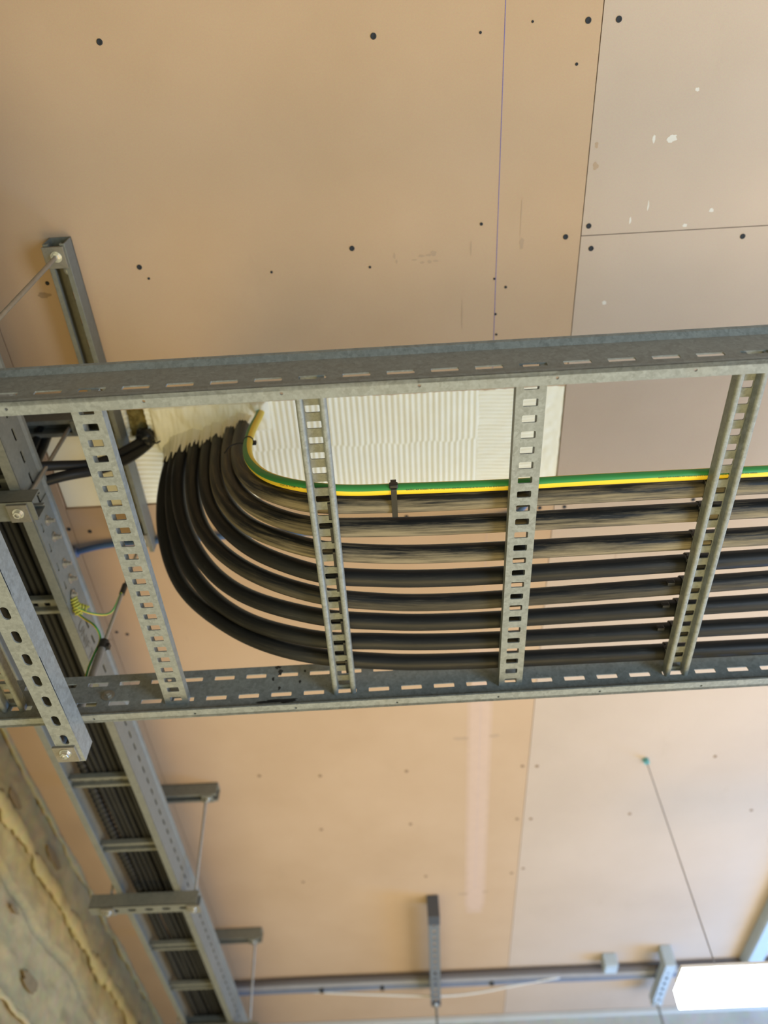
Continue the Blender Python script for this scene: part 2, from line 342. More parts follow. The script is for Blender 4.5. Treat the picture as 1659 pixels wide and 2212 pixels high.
HC = 1.5        # ceiling height above the camera
PATHS = {
    'c1': [[0.809,0.7151,0.9809],[0.5742,0.7137,0.9786],[0.1045,0.711,0.9739],[-0.04,0.7077,0.9725],[-0.1263,0.7019,0.9714],[-0.1409,0.6986,0.9745],[-0.1564,0.6998,0.9836],[-0.1727,0.7049,0.9987],[-0.1897,0.7134,1.0195],[-0.2074,0.7246,1.046],[-0.225,0.7378,1.0777],[-0.2423,0.7519,1.1143],[-0.2593,0.7661,1.1553],[-0.275,0.7807,1.2004],[-0.2886,0.7956,1.249],[-0.2996,0.81,1.3006],[-0.3077,0.8232,1.3545],[-0.3134,0.8354,1.4102],[-0.3172,0.8463,1.467],[-0.3172,0.8463,1.545]],
    'c2': [[0.8258,0.7614,0.9809],[0.5855,0.7605,0.9785],[0.105,0.7586,0.9738],[-0.0428,0.7534,0.9723],[-0.1263,0.7483,0.9714],[-0.1441,0.7447,0.9745],[-0.1622,0.7454,0.9836],[-0.1808,0.7495,0.9987],[-0.2003,0.7561,1.0195],[-0.2207,0.7653,1.046],[-0.241,0.7763,1.0777],[-0.2607,0.788,1.1143],[-0.2794,0.7995,1.1553],[-0.2964,0.8108,1.2004],[-0.3111,0.8215,1.249],[-0.3229,0.8313,1.3006],[-0.3318,0.8402,1.3545],[-0.338,0.848,1.4102],[-0.3422,0.8543,1.467],[-0.3422,0.8543,1.545]],
    'c3': [[0.846,0.8176,0.981],[0.5992,0.8171,0.9785],[0.1056,0.8163,0.9736],[-0.0461,0.807,0.9721],[-0.1249,0.795,0.9714],[-0.1453,0.7891,0.9745],[-0.1664,0.7879,0.9836],[-0.1883,0.7907,0.9987],[-0.2112,0.7967,1.0195],[-0.2348,0.8055,1.046],[-0.2579,0.8159,1.0777],[-0.28,0.8261,1.1143],[-0.3012,0.8352,1.1553],[-0.3206,0.8435,1.2004],[-0.3373,0.8516,1.249],[-0.3503,0.8587,1.3006],[-0.3596,0.8637,1.3545],[-0.3666,0.8669,1.4102],[-0.3721,0.8686,1.467],[-0.3721,0.8686,1.545]],
    'c4': [[0.8627,0.8611,0.981],[0.6105,0.8637,0.9785],[0.1061,0.8691,0.9735],[-0.0493,0.8583,0.972],[-0.121,0.8493,0.9714],[-0.1448,0.8415,0.9745],[-0.169,0.8382,0.9836],[-0.1941,0.8387,0.9987],[-0.22,0.8428,1.0195],[-0.2459,0.849,1.046],[-0.2715,0.8556,1.0777],[-0.2971,0.8619,1.1143],[-0.3218,0.8683,1.1553],[-0.3441,0.8741,1.2004],[-0.3626,0.8785,1.249],[-0.3769,0.881,1.3006],[-0.387,0.8818,1.3545],[-0.3937,0.8809,1.4102],[-0.3979,0.8782,1.467],[-0.3979,0.8782,1.545]],
    'c5': [[0.8801,0.9069,0.9811],[0.6222,0.9124,0.9785],[0.1066,0.9235,0.9733],[-0.0525,0.9101,0.9718],[-0.126,0.8959,0.9714],[-0.1537,0.8877,0.9745],[-0.1817,0.8843,0.9836],[-0.21,0.8842,0.9987],[-0.2389,0.8863,1.0195],[-0.2683,0.8899,1.046],[-0.2977,0.8944,1.0777],[-0.3262,0.8988,1.1143],[-0.3524,0.9022,1.1553],[-0.375,0.9037,1.2004],[-0.3933,0.9028,1.249],[-0.4073,0.9001,1.3006],[-0.4174,0.8958,1.3545],[-0.4239,0.8904,1.4102],[-0.4269,0.8839,1.467],[-0.4269,0.8839,1.545]],
    'c6': [[0.8991,0.9631,0.9811],[0.6351,0.9656,0.9785],[0.1071,0.9706,0.9732],[-0.0554,0.9567,0.9716],[-0.1264,0.9475,0.9714],[-0.1586,0.9389,0.9753],[-0.1919,0.9372,0.9866],[-0.2263,0.9406,1.0051],[-0.2614,0.9471,1.0297],[-0.2957,0.9536,1.0597],[-0.3281,0.9573,1.0942],[-0.3581,0.957,1.1321],[-0.3851,0.9532,1.173],[-0.4085,0.9463,1.2164],[-0.4278,0.937,1.262],[-0.4426,0.9262,1.3098],[-0.4524,0.9148,1.36],[-0.4566,0.9038,1.4126],[-0.4549,0.894,1.4675],[-0.4549,0.894,1.545]],
    'c7': [[0.9195,1.0239,0.9811],[0.6488,1.0225,0.9784],[0.1076,1.0197,0.9731],[-0.0583,1.0052,0.9715],[-0.1284,1.0017,0.9714],[-0.165,0.9945,0.9761],[-0.2028,0.9955,0.9897],[-0.2415,1.002,1.0115],[-0.2801,1.0097,1.0399],[-0.3181,1.0149,1.0735],[-0.3543,1.0164,1.1107],[-0.3872,1.013,1.15],[-0.4155,1.0044,1.1907],[-0.438,0.9914,1.2323],[-0.454,0.9744,1.2749],[-0.4644,0.9549,1.3191],[-0.4705,0.935,1.3655],[-0.4722,0.9165,1.415],[-0.4686,0.9003,1.4679],[-0.4686,0.9003,1.545]],
    'c8': [[0.9392,1.0807,0.9812],[0.6621,1.0774,0.9784],[0.1081,1.071,0.9729],[-0.0615,1.0559,0.9713],[-0.1614,1.036,0.9714],[-0.1981,1.0283,0.9769],[-0.2356,1.0289,0.9928],[-0.2737,1.0338,1.0179],[-0.3125,1.0394,1.0501],[-0.3522,1.0441,1.0873],[-0.3914,1.0472,1.1272],[-0.426,1.0464,1.1679],[-0.4526,1.0374,1.2084],[-0.4716,1.0202,1.2482],[-0.4842,0.9988,1.2878],[-0.491,0.9758,1.3283],[-0.4929,0.953,1.371],[-0.4908,0.9322,1.4174],[-0.4848,0.9144,1.4684],[-0.4848,0.9144,1.545]],
    'earth': [[0.6965,0.6851,0.9719],[0.5637,0.6838,0.9705],[0.298,0.6812,0.9679],[0.1872,0.6815,0.9668],[0.1034,0.6802,0.966],[0.0002,0.6772,0.965],[-0.0416,0.6768,0.9645],[-0.0832,0.6739,0.9641],[-0.1278,0.6661,0.9641],[-0.1565,0.6688,0.9799],[-0.1975,0.694,1.0377],[-0.2319,0.7207,1.1093],[-0.2551,0.7412,1.1783],[-0.2684,0.7606,1.2532],[-0.2755,0.7866,1.3483],[-0.2776,0.8136,1.4452],[-0.278,0.8277,1.5],[-0.278,0.8277,1.54]],
    'branch1': [[-0.7324,0.8034,1.28],[-0.7023,0.8153,1.3],[-0.6666,0.8329,1.33],[-0.6249,0.8542,1.36],[-0.5906,0.8663,1.4],[-0.5596,0.8708,1.45],[-0.5396,0.8791,1.5]],
    'branch2': [[-0.7406,0.8556,1.28],[-0.6948,0.85,1.3],[-0.6497,0.8497,1.32],[-0.6152,0.8641,1.35],[-0.5755,0.8746,1.39],[-0.5501,0.8828,1.44],[-0.5352,0.8914,1.5]],
    'branch3': [[-0.7715,0.9034,1.27],[-0.746,0.8537,1.31],[-0.751,0.8433,1.38],[-0.7618,0.8469,1.46],[-0.7654,0.8415,1.5]],
    'branch4': [[-0.7655,0.9272,1.27],[-0.7322,0.8602,1.31],[-0.7394,0.8555,1.38],[-0.7496,0.8593,1.46],[-0.753,0.8541,1.5]],
    'bluepipe': [[-0.7954,1.1847,1.485],[-0.6907,1.1641,1.487],[-0.4868,1.1588,1.487],[-0.3598,1.1571,1.487],[-0.2347,1.1596,1.487],[-0.0614,1.1596,1.487],[0.1614,1.1515,1.487],[0.2554,1.1465,1.487],[0.2913,1.1349,1.487],[0.3055,1.1125,1.487],[0.3332,1.07,1.487]],
    'wire1': [[-0.6844,1.1115,1.215],[-0.6648,1.129,1.215],[-0.6405,1.1437,1.22],[-0.6271,1.1655,1.25],[-0.6024,1.1282,1.27]],
    'wire2': [[-0.6894,1.1219,1.215],[-0.6662,1.1319,1.2],[-0.6213,1.1082,1.15],[-0.6112,1.13,1.1368],[-0.6123,1.13,1.0961],[-0.6141,1.13,1.0536],[-0.6103,1.13,1.0183]],
}

# ================================================================== SETTING
ceiling = tag(empty('ceiling', (0, 0, HC)), 'pink plasterboard ceiling over the cable ladders', None, None, 'structure')
del ceiling['label']
def board(x0, x1, y0, y1, m, jag=None, jagx=None):
    bm = bmesh.new(); g = 0.0008
    n = 160 if jag else 1
    prof = [(x0+g, y0+g)] + ([(x1-g, y0+g)])
    far = []
    for i in range(n+1):
        x = x1-g+(x0-x1+2*g)*i/n; y = y1-g
        if jag: y += 0.0035*noise.noise(Vector((x*60, 3, 0)))+0.0025*noise.noise(Vector((x*190, 1, 0)))+0.006*noise.noise(Vector((x*6, 9, 0)))
        far.append((x, y))
    prism(bm, prof+far, (0, 0, 0), (1, 0, 0), (0, 1, 0), (0, 0, 1), 0.0125)
    return obj('plasterboard', bm, m, ceiling)
JX, LX = 0.380, -0.776
BY0, BY1 = 0.806, 1.062
board(LX, JX, -1.3, BY0, BOARD, jag=True)
board(LX, JX, BY1, 4.06, BOARD)
board(JX, 1.58, -1.3, 0.489, BOARD_R); board(JX, 1.58, 0.489, 4.06, BOARD_R)
board(1.58, 2.8, -1.3, 1.2, BOARD_R); board(1.58, 2.8, 1.2, 4.06, BOARD_R)
board(-1.24, LX, -1.3, 1.5, BOARD); board(-1.24, LX, 1.5, 4.06, BOARD)
bm = bmesh.new(); box(bm, -1.3, 2.9, -1.4, 4.2, 0.075, 0.10); obj('ceiling_deck', bm, simple('dark_void', (0.05, 0.045, 0.04), 0.9), ceiling)
SCREWS = [(-0.444,0.128,1),(0.005,0.143,1),(-0.467,0.501,1),(-0.056,0.488,1),(0.357,0.139,1),(0.407,0.14,1),(0.393,0.471,1),(0.351,0.489,1),(0.402,0.514,1),(0.69,0.507,1),
 (0.266,0.136,.4),(0.181,0.147,.45),(0.344,0.201,.5),(0.19,0.456,.6),(0.218,0.563,.45),(0.241,0.581,.55),(0.223,0.636,.5),(0.226,0.68,.5),(-0.215,0.525,.5),(-0.454,0.524,.5),(-0.024,0.526,.5),(-0.652,0.522,.8),
 (0.027,1.136,1),(0.405,1.131,1),(0.346,1.13,1),(0.711,1.129,1),(-0.785,1.121,1),(-0.737,1.131,1),(-0.759,1.472,.8),(-0.733,1.482,.9),
 (-0.473,2.136,1.2),(-0.281,2.151,1.2),(-0.006,2.148,1.2),(-0.307,2.455,1.2),(-0.002,2.447,1.2),(0.362,2.15,1.2),(0.408,2.154,1.2),(0.36,2.446,1.2),(0.407,2.449,1.2),(0.969,2.147,1.2),(1.154,2.458,1.2),(0.741,2.446,1.2),(0.399,2.767,1.2),(0.358,2.796,1.2),(0.044,2.791,1.2),(-0.407,2.792,1.2)]
for x, y, s in SCREWS:      # countersunk drywall screws: a dished head with a cross recess
    bm = bmesh.new(); R = 0.0050*s
    rings = [(R, -0.0010), (R*0.7, -0.0013), (R*0.3, -0.0006)]
    vv = [[bm.verts.new((x+r*math.cos(2*PI*k/14), y+r*math.sin(2*PI*k/14), z)) for k in range(14)] for r, z in rings]
    for a in range(2):
        for k in range(14): bm.faces.new((vv[a][k], vv[a][(k+1) % 14], vv[a+1][(k+1) % 14], vv[a+1][k]))
    bm.faces.new(vv[2]); top = [bm.verts.new((x+R*math.cos(2*PI*k/14), y+R*math.sin(2*PI*k/14), 0.002)) for k in range(14)]
    for k in range(14): bm.faces.new((vv[0][k], vv[0][(k+1) % 14], top[(k+1) % 14], top[k]))
    obj('screw_head', bm, SCREW if y < 2 else SCREW_B, ceiling)
def decal(name, pts, m, z=-0.0004):     # thin film (chalk, tape residue, smear) on the board, with real thickness
    bm = bmesh.new(); prism(bm, pts, (0, 0, z), (1, 0, 0), (0, 1, 0), (0, 0, 1), 0.0006); return obj(name, bm, m, ceiling)
decal('chalk_line', [(0.2192, -1.2), (0.2206, -1.2), (0.2216, BY0-0.006), (0.2204, BY0-0.006)], CHALK)
decal('chalk_line', [(0.2200, BY1+0.002), (0.2208, BY1+0.002), (0.2262, 2.9), (0.2250, 2.9)], simple('faint_chalk', (0.42, 0.33, 0.34), 0.9))
def blotch(name, cx, cy, rx, ry, m, sd, n=26, z=-0.0003):
    pts = []
    for k in range(n):
        a = 2*PI*k/n; rr = 1+0.45*noise.noise(Vector((math.cos(a)*1.6, math.sin(a)*1.6, sd)))+0.25*noise.noise(Vector((math.cos(a)*5, math.sin(a)*5, sd+3)))
        pts.append((cx+rx*rr*math.cos(a), cy+ry*rr*math.sin(a)))
    return decal(name, pts, m, z)
for i, (x, y, rx, ry, m) in enumerate([(0.493, 0.325, .003, .006, WHITEMARK), (0.524, 0.326, .009, .006, WHITEMARK), (0.555, 0.25, .004, .003, WHITEMARK), (0.47, 0.465, .002, .006, WHITEMARK),
        (0.62, 0.455, .004, .004, WHITEMARK), (0.50, 0.44, .0015, .008, WHITEMARK), (0.575, 0.48, .005, .003, WHITEMARK), (0.44, 0.625, .004, .004, WHITEMARK),
        (0.392, 0.33, .003, .005, STAIN2), (0.394, 0.365, .005, .006, STAIN2),
        (0.268, 0.497, .004, .011, STAIN2), (0.264, 0.445, .0012, .028, STAIN2), (0.171, 0.50, .0018, .014, STAIN2),
        (-0.015+0.17, 0.63, .0014, .03, STAIN2), (-0.665, 0.545, .012, .006, STAIN)]):
    blotch('scuff_mark', x, y, rx, ry, m, i*1.7)
# faint mirrored print offset onto the paper
for i, (x, y, rx, ry) in enumerate([(0.024,0.507,.0022,.006), (0.028,0.518,.002,.004), (0.062,0.517,.005,.0011), (0.076,0.510,.006,.0022), (0.090,0.509,.006,.0022), (0.099,0.506,.005,.005), (0.077,0.523,.004,.002), (0.091,0.522,.004,.003), (0.1035,0.521,.005,.0016)]):
    blotch('print_ghost', x, y, rx, ry, STAIN2, i*2.3+50)
# cleaned strip of lighter paper along the chalk line, with tape smears beside it
decal('pale_strip', [(0.186, 1.60), (0.254, 1.60), (0.258, 1.8), (0.266, 3.0), (0.255, 3.08), (0.200, 3.08), (0.188, 3.0), (0.182, 1.8)], flat('half_cleaned_paper', (0.500, 0.352, 0.248)), -0.00025)
decal('pale_strip', [(0.197, 1.62), (0.243, 1.62), (0.248, 1.8), (0.254, 3.0), (0.245, 3.05), (0.213, 3.05), (0.200, 3.0), (0.193, 1.8)], PALEPINK, -0.00035)
for i, (x, y, rx, ry) in enumerate([(0.166, 1.995, .022, .008), (0.268, 1.99, .016, .008), (0.18, 2.93, .02, .008), (0.262, 2.92, .018, .007), (0.188, 1.75, .006, .06), (0.256, 1.76, .006, .05)]):
    blotch('tape_smear', x, y, rx, ry, STAIN2, i*3.1+80)
blotch('paint_spot', 0.748, 2.146, .010, .010, TEAL, 5)

# left wall: rough plastered blockwork with mortar joints
wl = tag(empty('wall_left', (0, 0, 0)), kind='structure')
bm = bmesh.new(); ny, nz = 420, 150; grid = []
for j in range(nz+1):
    row = []
    for i in range(ny+1):
        y = -1.2+5.3*i/ny; z = 0.2+1.31*j/nz
        d = 0.012*noise.noise(Vector((y*3, z*4, 2)))+0.008*noise.noise(Vector((y*13, z*16, 5)))+0.004*noise.noise(Vector((y*38, z*44, 6)))
        if z < 1.352+0.012*noise.noise(Vector((y*4, 0, 0))): d -= 0.014
        c = 1.235+0.02*noise.noise(Vector((y*3, 7, 0)))
        if abs(z-c) < 0.012: d -= 0.012
        row.append(bm.verts.new((-1.195+d, y, z)))
    grid.append(row)
for j in range(nz):
    for i in range(ny): bm.faces.new((grid[j][i], grid[j][i+1], grid[j+1][i+1], grid[j+1][i]))
o = obj('plaster_face', bm, CONC, wl, smooth=True)
def bead(y0, y1, z, r, sd, m, xo=-1.19):
    pts = []; y = y0
    while y < y1:
        pts.append(Vector((xo+0.006*noise.noise(Vector((y*7, sd, 1))), y, z+0.016*noise.noise(Vector((y*2.5, sd, 4)))+0.009*noise.noise(Vector((y*11, sd, 14)))))); y += 0.010
    bm = bmesh.new(); prev = None
    for i, p in enumerate(pts):
        rr = r*max(0.15, 1+0.9*noise.noise(Vector((p.y*6, sd, 8)))+0.6*noise.noise(Vector((p.y*23, sd, 9))))
        ring = [bm.verts.new(p+Vector((math.cos(a)*rr*0.45, 0, math.sin(a)*rr*(1+0.5*noise.noise(Vector((p.y*34, a*2, sd))))))) for a in [2*PI*k/12 for k in range(12)]]
        if prev:
            for k in range(12): bm.faces.new((prev[k], prev[(k+1) % 12], ring[(k+1) % 12], ring[k]))
        prev = ring
    return obj('mortar_joint', bm, m, wl, smooth=True)
bead(-1.0, 4.05, 1.494, 0.013, 1, MORTAR); bead(-1.0, 4.05, 1.352, 0.022, 2, MORTAR); bead(1.6, 4.05, 0.99, 0.010, 5, MORTAR)
for i, (y, z, ry, rz) in enumerate([(2.42, 1.42, .07, .014), (2.55, 1.09, .06, .02), (2.30, 1.19, .03, .006), (2.05, 1.40, .05, .012)]):
    bm = bmesh.new(); pts = []
    for k in range(22):
        a = 2*PI*k/22; rr = 1+0.5*noise.noise(Vector((math.cos(a)*2, math.sin(a)*2, i)))
        pts.append((y+ry*rr*math.cos(a), z+rz*rr*math.sin(a)))
    xx = -1.192 if z > 1.36 else -1.2
    prism(bm, pts, (xx, 0, 0), (0, 1, 0), (0, 0, 1), (1, 0, 0), 0.004); obj('plaster_patch', bm, simple('damp_plaster', (0.24, 0.175, 0.085), 0.95, 0, 30, 0.3), wl)
# far wall / downstand beam
bm = bmesh.new(); box(bm, -1.3, 2.8, 4.05, 4.2, 0.0, 1.5); tag(obj('wall_far', bm, FARCONC), kind='structure')
bm = bmesh.new(); box(bm, -1.2, 2.8, 4.03, 4.052, 1.478, 1.4995); tag(obj('trim_1', bm, simple('beam_edge_trim', (0.52, 0.53, 0.50), 0.7, 0, 10, 0.1), bevel=0.003), kind='structure')

# ================================================================== FIRE BATT, FOAM, WOOL
batt = tag(empty('fire_batt', (0, 0, HC)), 'cream coated fire batt panel with ribbed face, set in the ceiling opening around the cables', 'fire batt')
def batt_z(x, y):
    if x < -0.60: return 0.004+0.002*noise.noise(Vector((x*8, y*8, 0)))
    if x < -0.43: return 0.003+0.0011*math.sin(2*PI*(y+0.004*math.sin(x*30))/0.0125)
    if x < 0.195:
        ph = 0.0045 if y > 0.93+0.003*math.sin(x*60) else 0.0
        return 0.0025+0.0009*math.sin(2*PI*(x+ph)/0.0128)+0.001*noise.noise(Vector((x*20, y*20, 0)))
    if x < 0.335: return 0.003+0.0009*math.sin(2*PI*(y+0.002*math.sin(x*40))/0.0095)+0.001*noise.noise(Vector((x*30, y*60, 0)))
    return 0.003+0.0014*noise.noise(Vector((x*60, y*60, 0)))
bm = bmesh.new(); xs = []; x = -0.773
while x < 0.374: xs.append(x); x += 0.0016
xs.append(0.3788); ysn = [BY0-0.012+(BY1-0.002-BY0+0.012)*j/110 for j in range(111)]
rows = []
for y in ysn: rows.append([bm.verts.new((x, y, batt_z(x, y)+(0.0 if y < BY1-0.02 else 0.0))) for x in xs])
hole = lambda x, y: (-0.578 < x < -0.533 and y < 0.875+0.01*noise.noise(Vector((x*60, 0, 0))))
for j in range(len(ysn)-1):
    for i in range(len(xs)-1):
        if hole(xs[i], ysn[j]): continue
        bm.faces.new((rows[j][i], rows[j+1][i], rows[j+1][i+1], rows[j][i+1]))
bmesh.ops.delete(bm, geom=[v for v in bm.verts if not v.link_faces], context='VERTS')
bp = obj('batt_panel', bm, BATT, batt, smooth=True)
so = bp.modifiers.new('solid', 'SOLIDIFY'); so.thickness = 0.03; so.offset = 1
bm = bmesh.new(); prev = []
for j in range(25):
    row = []
    for i in range(17):
        x = -0.585+0.058*i/16; y = 0.80+0.085*j/24
        row.append(bm.verts.new((x, y, 0.016+0.012*noise.noise(Vector((x*60, y*60, 3)))-0.006*noise.noise(Vector((x*25, y*25, 9))))))
    if prev:
        for i in range(16): bm.faces.new((prev[i], prev[i+1], row[i+1], row[i]))
    prev = row
wl_ = obj('mineral_wool', bm, WOOL, batt, smooth=True); tag(wl_, 'torn patch of yellow brown mineral wool')
# foam squeezed out around the cables
foam = tag(empty('sealing_foam', (0, 0, HC)), 'cream foam smeared and dripping around the black cables at the ceiling batt', 'sealant')
ENDS = [Vector(PATHS['c%d' % k][-3]) for k in range(1, 9)]+[Vector(PATHS['earth'][-3])]
bm = bmesh.new(); prev = None; NX, NY = 170, 60
for j in range(NY+1):
    row = []
    for i in range(NX+1):
        x = -0.53+0.275*i/NX
        ymid = 0.835+(0.045*max(0, min(1, (-0.30-x)/0.2)))
        y = 0.797+(ymid+0.05-0.797)*j/NY
        e = min(1, j/5)*min(1, (NY-j)/9)*min(1, i/9)*min(1, (NX-i)/9)
        d = min(math.hypot(x-c.x, y-c.y) for c in ENDS)
        hgt = 0.010+0.020*math.exp(-(d/0.020)**2)
        hgt *= 0.9+0.7*noise.noise(Vector((x*30, y*22, 3)))+0.25*noise.noise(Vector((x*120, y*40, 6)))
        row.append(bm.verts.new((x, y, 0.004-max(0, hgt)*e+ (1-e)*0.006)))
    if prev:
        for i in range(NX): bm.faces.new((prev[i], row[i], row[i+1], prev[i+1]))
    prev = row
obj('foam_skirt', bm, FOAM, foam, smooth=True)
for k in range(8):           # ragged collars gripping each cable
    pth = catmull(PATHS['c%d' % (k+1)])[::-1]; q = [p for p in pth if p.z > 1.41]
    if len(q) < 3: continue
    top = min(q, key=lambda p: abs(p.z-1.497)); 
    bm = bmesh.new(); n = 60; rings = []
    for a, (zz, rr) in enumerate([(1.502, 0.030), (1.492, 0.026), (1.478, 0.0205), (1.462, 0.0178), (1.450, 0.0160)]):
        c = min(q, key=lambda p: abs(p.z-zz)); ring = []
        for b_ in range(n):
            an = 2*PI*b_/n; t = a/4
            drip = t*0.030*(noise.noise(Vector((math.cos(an)*3, math.sin(an)*3, k*3.0)))+0.4*noise.noise(Vector((math.cos(an)*9, math.sin(an)*9, k*5.0))))
            zz2 = zz+drip-HC; cc = min(q, key=lambda p: abs(p.z-(zz+drip)))
            r2 = rr*(1+0.10*noise.noise(Vector((math.cos(an)*5, math.sin(an)*5, zz*40+k))))
            ring.append(bm.verts.new((cc.x+r2*math.cos(an), cc.y+r2*math.sin(an), zz2)))
        rings.append(ring)
    for a in range(4):
        for b_ in range(n): bm.faces.new((rings[a][b_], rings[a][(b_+1) % n], rings[a+1][(b_+1) % n], rings[a+1][b_]))
    obj('foam_collar', bm, FOAM, foam, smooth=True)

# ================================================================== HARDWARE BUILDERS
def channel(name, L, parent, slot_face=True, m=GALV, loc=(0, 0, 0), mtx=None, slot0=0.02, pitch=0.0505):
    """41 mm strut: back plate on local z=0 with oblong slots, walls up, inturned lips at z=0.041; runs along local x"""
    bm = bmesh.new(); h = 0.0205; t = 0.0025
    holes = []
    if slot_face:
        u = slot0
        while u+0.026 < L-0.004: holes.append((u, u+0.026, h-0.0065, h+0.0065)); u += pitch
    plate(bm, (0, -h, 0), (1, 0, 0), (0, 1, 0), (0, 0, 1), L, 2*h, t, holes, 0.0064)
    for s in (-1, 1):
        prof = [(s*h, 0.0006), (s*h, 0.0405), (s*(h-0.0008), 0.0413), (s*(h-0.0095), 0.0413), (s*(h-0.0095), 0.034), (s*(h-0.0073), 0.034), (s*(h-0.0073), 0.0388), (s*(h-t), 0.0388), (s*(h-t), 0.0006)]
        prism(bm, prof, (0, 0, 0), (0, 1, 0), (0, 0, 1), (1, 0, 0), L)
    o = obj(name, bm, m, parent)
    if mtx is not None: o.matrix_local = mtx
    return o
def rodset(root, x, y, z0, z1, r=0.004, name='threaded_rod', x1=None, y1=None, m=ROD):
    """threaded rod from z0 up to z1"""
    a = Vector((x, y, z0)); b = Vector((x1 if x1 is not None else x, y1 if y1 is not None else y, z1)); path = []
    n = int((b-a).length/0.0009); path = [a.lerp(b, i/n) for i in range(n+1)]
    return tube(name, path, r, m, root, n=10, rf=lambda L: 1+0.07*math.sin(L/0.0015*2*PI*0.4))
def nut_stack(root, x, y, z, sgn=-1, plate_size=0.042, m=PLATED, shift=(0, 0), tail=0.007):
    """square plate washer, round washer, hex nut stacked away from the strut"""
    bm = bmesh.new(); s = plate_size/2
    box(bm, x-s+shift[0], x+s+shift[0], y-s+shift[1], y+s+shift[1], min(z, z+sgn*0.005), max(z, z+sgn*0.005)); obj('plate_washer', bm, m, root, bevel=0.0008)
    z += sgn*0.005
    bm = bmesh.new(); cyl(bm, (x, y, z), (x, y, z+sgn*0.0016), 0.0105, 28); obj('washer', bm, BRIGHT, root, bevel=0.0003)
    z += sgn*0.0016
    bm = bmesh.new(); prism(bm, circ(0.0078, 6, 0.3), (x, y, z), (1, 0, 0), (0, 1, 0), (0, 0, sgn), 0.0068); obj('hex_nut', bm, BRIGHT, root, bevel=0.0008)
def bolt(root, p, A, r=0.006, m=BRIGHT, name='bolt', L=0.007):
    A = Vector(A).normalized(); U = A.orthogonal().normalized(); V = A.cross(U); p = Vector(p)
    bm = bmesh.new(); prism(bm, circ(r*1.7, 20), p, U, V, A, 0.0016); prism(bm, circ(r, 6), p+A*0.0016, U, V, A, L*0.6); prism(bm, circ(r*0.6, 12), p+A*(0.0016+L*0.6), U, V, A, L*0.5)
    return obj(name, bm, m, root)

# ================================================================== LADDER 1 (across, carries the big cables)
LH = 0.91125; X0, Y0L = -0.7285, 0.46908; W1, H1, FL, WOF = 0.64189, 0.1046, 0.0201, 0.0064
from mathutils import Euler
ROT = Euler((-0.0028192, -0.0099469, 0.0020354), 'XYZ')
RM = ROT.to_matrix(); ORG = Vector((X0+0.6, Y0L, LH))
def L2W(p): return ORG+RM @ (Vector(p)-Vector((0.6, 0, 0)))
org0 = L2W((0, 0, 0))
def ladder_root(name='cable_ladder'):
    e = empty(name, org0, ROT); return e
lad = tag(ladder_root(), 'large galvanised cable ladder crossing the picture, eight thick black cables on its rungs', 'cable ladder')
XA, XB = -0.42, 1.95
def rail1(side):
    bm = bmesh.new(); L = XB-XA; t = 0.0022
    yw = WOF if side == 0 else W1-WOF          # web plane seen face
    ydir = 1 if side == 0 else -1
    off = 0.3735 if side == 0 else 0.2531
    pitch = 0.0590
    holes = []; k0 = int(math.ceil((XA-off)/pitch))
    u = off+k0*pitch
    while u+0.037 < XB:
        holes.append((u-XA, u-XA+0.037, 0.0302, 0.0400)); u += pitch
    u = off+0.009+k0*pitch
    while u+0.037 < XB-0.002:
        if u-XA > 0.001 and side == 1: holes.append((u-XA, u-XA+0.037, 0.0765, 0.0860))
        u += pitch
    # web (two bands so that staggered rows stay rectangular)
    lo = [h for h in holes if h[3] < 0.06]; hi = [(a, b, c-0.058, d-0.058) for a, b, c, d in holes if c > 0.06]
    yo = yw if side == 0 else yw; 
    plate(bm, (XA, yo, 0.002), (1, 0, 0), (0, 0, 1), (0, -ydir*-1, 0), L, 0.056, t, [(a, b, c-0.002, d-0.002) for a, b, c, d in lo], 0.0015)
    plate(bm, (XA, yo, 0.058), (1, 0, 0), (0, 0, 1), (0, -ydir*-1, 0), L, 0.030, t, hi, 0.0015)
    ya, yb = (0, FL) if side == 0 else (W1-FL, W1)
    # bottom flange with small pilot holes and rolled edges
    fh = []; u = 0.2309 if side == 0 else 0.1783
    u -= 0.18*3
    while u < XB-0.01:
        if u > XA+0.01: fh.append((u-XA-0.0022, u-XA+0.0022, FL/2-0.0022, FL/2+0.0022))
        u += 0.1796
    plate(bm, (XA, ya, 0), (1, 0, 0), (0, 1, 0), (0, 0, 1), L, FL, 0.0022, fh, 0.0021)
    inner = (ya+yb)/2+ydir*(yb-ya)/2
    prism(bm, circ(0.0022, 10), (XA, inner-ydir*0.002, 0.0022), (0, 1, 0), (0, 0, 1), (1, 0, 0), L)
    outer = 0 if side == 0 else W1
    prism(bm, [(0, 0.0), (0, 0.009), (ydir*0.0015, 0.011), (yw-outer, 0.013), (yw-outer, 0.0)], (XA, outer, 0), (0, 1, 0), (0, 0, 1), (1, 0, 0), L)
    # upper shoulder: web steps outwards and is rolled over
    o_ = -ydir
    prism(bm, [(0, H1-0.0170), (o_*0.0065, H1-0.0085), (o_*0.0075, H1-0.0030), (o_*0.0050, H1), (0, H1), (ydir*t, H1-0.001), (ydir*t, H1-0.0170)], (XA, yw, 0), (0, 1, 0), (0, 0, 1), (1, 0, 0), L)
    box(bm, XA, XB, yw, yw+0.016, H1-0.0022, H1)
    return obj('side_rail', bm, GALV, lad)
r_near = rail1(0); r_far = rail1(1)
RB = 0.0256; RH = 0.019
